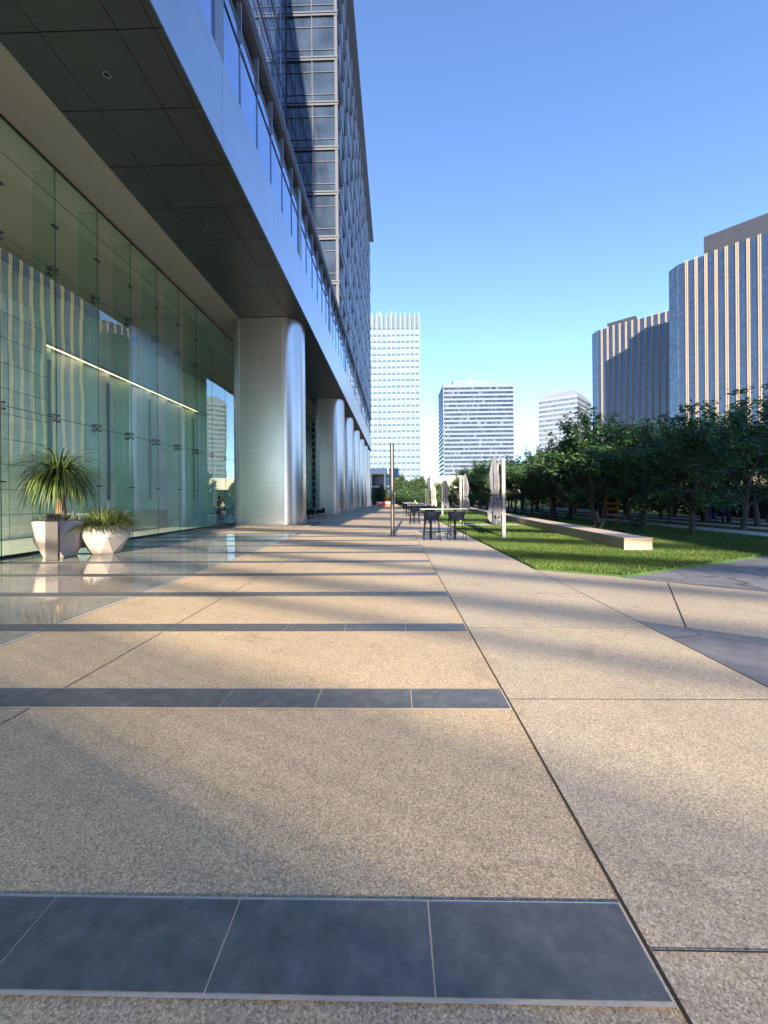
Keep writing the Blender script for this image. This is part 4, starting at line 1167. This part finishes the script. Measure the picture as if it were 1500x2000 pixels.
# A: grid tower
t = thing('grid_tower', 'tall pale grey tower with a square window grid behind the office building', 'tower', (0, 210, 0)); W2 = dict(parent=t, world=True)
AX0, AX1, AY = -23.4, 13.1, 200.0
MB().box(AX0, AX1, AY+.5, AY+30, 0, 97).build('wall', 'a_sp', **W2)
q = MB(); nb = 15; cw = (AX1-AX0)/nb
for i in range(nb+1): q.box(AX0+cw*i-.34, AX0+cw*i+.34, AY-.45, AY+.52, 0, 98.2)
q.build('pier', 'a_wall', **W2)
q = MB(); nr = 27; rh = 90.0/nr
for k in range(nr): q.box(AX0, AX1, AY+.05, AY+.52, rh*k-.28, rh*k+.75)
q.build('spandrel', 'a_sp', **W2)
cnt = 0; rest = MB()
for k in range(nr-1, -1, -1):
    for i in range(4, nb):
        a = AX0+cw*i+.40; z = rh*k
        b = MB() if cnt < 99 else rest
        b.box(a, a+cw-.80, AY+.30, AY+.48, z+.78, z+rh-.30)
        if cnt < 99: b.build('window', 'a_win', **W2)
        cnt += 1
rest.build('window', 'a_win', kind='stuff', **W2)
q = MB()
for i in range(nb*2): q.box(AX0+cw*i/2+.3, AX0+cw*i/2+.55, AY+.1, AY+.5, 90.6, 97)
q.build('louver', 'a_wall', **W2)
for x in (-1.2, -7.6): MB().cyl(x, AY+6, 97, 102, .12, 6).build('antenna', 'frame', **W2)

# B: white banded tower
t = thing('banded_tower', 'white office tower with dark ribbon windows and a rooftop box', 'tower', (65, 316, 0)); W2 = dict(parent=t, world=True)
bx0, bx1, by0, by1, bt = 37.8, 92.8, 300, 332, 90.6
MB().box(bx0+.5, bx1-.5, by0+.5, by1-.5, 0, bt-.5).build('wall', 'b_wall', **W2)
f = 3.36; z = bt - 2.9
while z > 8:
    MB().box(bx0, bx1, by0, by1, z-f+1.62, z).name = None if False else None
    z -= f
z = bt
MB().box(bx0, bx1, by0, by1, bt-2.6, bt).build('parapet', 'b_wall', **W2)
z = bt - 2.6
while z > 6:
    MB().box(bx0+.7, bx1-.7, by0+.25, by0+.6, z-1.72, z).build('ribbon_window', 'b_win', **W2)
    MB().box(bx0+.25, bx0+.6, by0+.7, by1-.7, z-1.72, z).build('ribbon_window', 'b_win', **W2)
    MB().box(bx0, bx1, by0, by1, z-f, z-1.72).build('spandrel', 'b_wall', **W2)
    z -= f
for (a, b_) in ((bx0, by0), (bx1-.7, by0)): MB().box(a+.003, a+.697, by0+.003, by0+.7, 4, bt-2.6).build('corner_pier', 'b_wall', **W2)
MB().box(46.4, 77.6, 306, 326, bt, 95.2).build('rooftop_box', 'b_wall', **W2)
MB().cyl(61, 308, 95, 100.5, .15, 6).build('antenna', 'frame', **W2)

# C: chamfered-roof banded tower
t = thing('sloped_roof_tower', 'pale banded tower with a sloping roof edge, left of the striped towers', 'tower', (140, 300, 0)); W2 = dict(parent=t, world=True)
c0 = Vector((132, 280)); ua = Vector((-.84, .54)).normalized(); ub = Vector((.67, .74)).normalized()
def cpoly(ins=0, grow=0):
    A = c0; B = c0+ua*27; D = c0+ub*34.8; E = B+ub*34.8
    P = [A, D, E, B]; cen = (A+E)/2
    return [tuple(p + (cen-p).normalized()*ins) for p in P]
z = 76.0
MB().prism(cpoly(.5), 0, 76).build('wall', 'c_wall', **W2)
while z > 6:
    MB().prism(cpoly(0), z-1.75, z).build('spandrel', 'c_wall', **W2)
    MB().prism(cpoly(.3), z-3.5, z-1.75).build('ribbon_window', 'c_win', **W2)
    z -= 3.5
P = cpoly(0); Q = cpoly(8)
m = MB(); m.add([(x, y, 76) for x, y in P]+[(x, y, 82.0) for x, y in Q], [(0, 1, 5, 4), (1, 2, 6, 5), (2, 3, 7, 6), (3, 0, 4, 7), (4, 5, 6, 7)]); m.build('roof', 'c_wall', **W2)

# D: striped towers
def striped(name, lab, P0, u, L, t0, sp, n, wd, H, cham, rot):
    t = thing(name, lab, 'tower', (P0[0]+30, P0[1]+10, 0)); W3 = dict(parent=t, world=True)
    P0 = Vector(P0); u = Vector(u).normalized(); nrm = Vector((u.y, -u.x))
    if nrm.y > 0: nrm = -nrm
    A = P0; B = P0 + u*L; C_ = P0 + Vector((cham[0], cham[1])); D_ = C_ + Vector((60, 40)); E_ = B + Vector((20, 40))
    core = [tuple(A - nrm*.6), tuple(B - nrm*.6), tuple(E_), tuple(D_), tuple(C_ + Vector((.6, 0)))]
    MB().prism(core, 0, H-.6).build('wall', 'd_top', **W3)
    prev = 0.0
    for k in range(n+1):
        tt = t0 + sp*k
        e = min(tt - wd/2, L)
        c = A + u*(prev+e)/2 - nrm*.35
        MB().obox((c.x, c.y), u, (e-prev)/2, .2, 0, H-.8).build('window_strip', 'd_win', **W3)
        if k < n:
            q = MB()
            for s in (-1, 1):
                c = A + u*(tt + s*wd*.28); q.obox((c.x, c.y), u, wd*.20, .55, 0, H)
            c = A + u*tt - nrm*.2; q.obox((c.x, c.y), u, wd*.14, .3, 0, H-.3)
            q.build('fin', 'd_fin', **W3)
        prev = tt + wd/2
    # chamfer face
    v = (C_ - A); c = (A + C_)/2 + Vector((.2, 0)); MB().obox((c.x, c.y), v, v.length/2, .3, 0, H-1.2).build('chamfer_glass', 'd_ch', **W3)
    return W3, A, u, nrm
W3, A, u, nr_ = striped('striped_tower', 'nearest dark glass tower with tan vertical stripes at the right edge', (204, 280), (.72, -.69), 62, 5.0, 5.3, 11, 1.75, 169, (-.6, 8), 0)
c = A + u*42 - nr_*14; MB().obox((c.x, c.y), u, 28, 8, 168, 184).build('rooftop_box', 'd_top', **W3)
W3, A, u, nr_ = striped('striped_tower', 'farther dark glass tower with tan vertical stripes left of the nearest one', (203, 388), (.74, -.67), 80, 4.1, 5.2, 14, 1.6, 169, (-1, 8), 0)
c = A + u*20 - nr_*10; MB().obox((c.x, c.y), u, 12, 6, 168, 174).build('rooftop_box', 'd_top', **W3)

# ================================================================== ADDED SHADE CASTERS BEHIND THE VIEWER (cast the plaza shadows)
def block(name, lab, x0, x1, y0, y1, H):
    t = thing(name, lab, 'building', ((x0+x1)/2, (y0+y1)/2, 0)); W4 = dict(parent=t, world=True)
    MB().box(x0+.3, x1-.3, y0+.3, y1-.3, 0, H-.3).build('wall', 'blockw', **W4)
    z = 0
    while z < H-1:
        MB().box(x0, x1, y0, y1, z, min(z+1.6, H)).build('spandrel', 'blockw', **W4)
        z += 4.0

TA = math.tan(SUN_EL); SH = -math.tan(SUN_AZ - pi)
block('shade_block', 'broad unseen mass added behind the viewpoint to shade trees and lawn', 5.9, 70, -62, -45, 27)  # added out of view, only to keep sun off trees and lawn
t = thing('shade_screen', 'unseen slatted screen added behind the viewpoint to shade the plaza in bands', 'building', (2, -16, 0), radians(-27))  # added out of view; slats thin the sun into soft plaza shade
def yb(Y): return (Y + 14.9)*TA      # height whose shadow edge reaches plaza depth Y in front of the camera
for a, b, cov in ((-2, 1.15, .46), (1.15, 2.5, .10), (4.1, 4.5, .26), (5.4, 6.3, .28), (7.8, 8.6, .3), (10.4, 12, .4), (14.2, 16, .35), (18.5, 20.5, .5), (26, 30, .4), (38, 45, .4), (56, 70, .4)):
    z0, z1 = yb(a), yb(b); n = max(1, round((z1-z0)/.07)); h = (z1-z0)/n
    q = MB()
    for k in range(n): q.box(-14, 24, -.04, .04, z0+h*k, z0+h*(k+cov))
    q.build('shade_slat', 'blockw', t)
for x in (-14.1, 24.0): MB().box(x, x+.06, -.05, .05, 0, yb(75)).build('post', 'blockw', t)
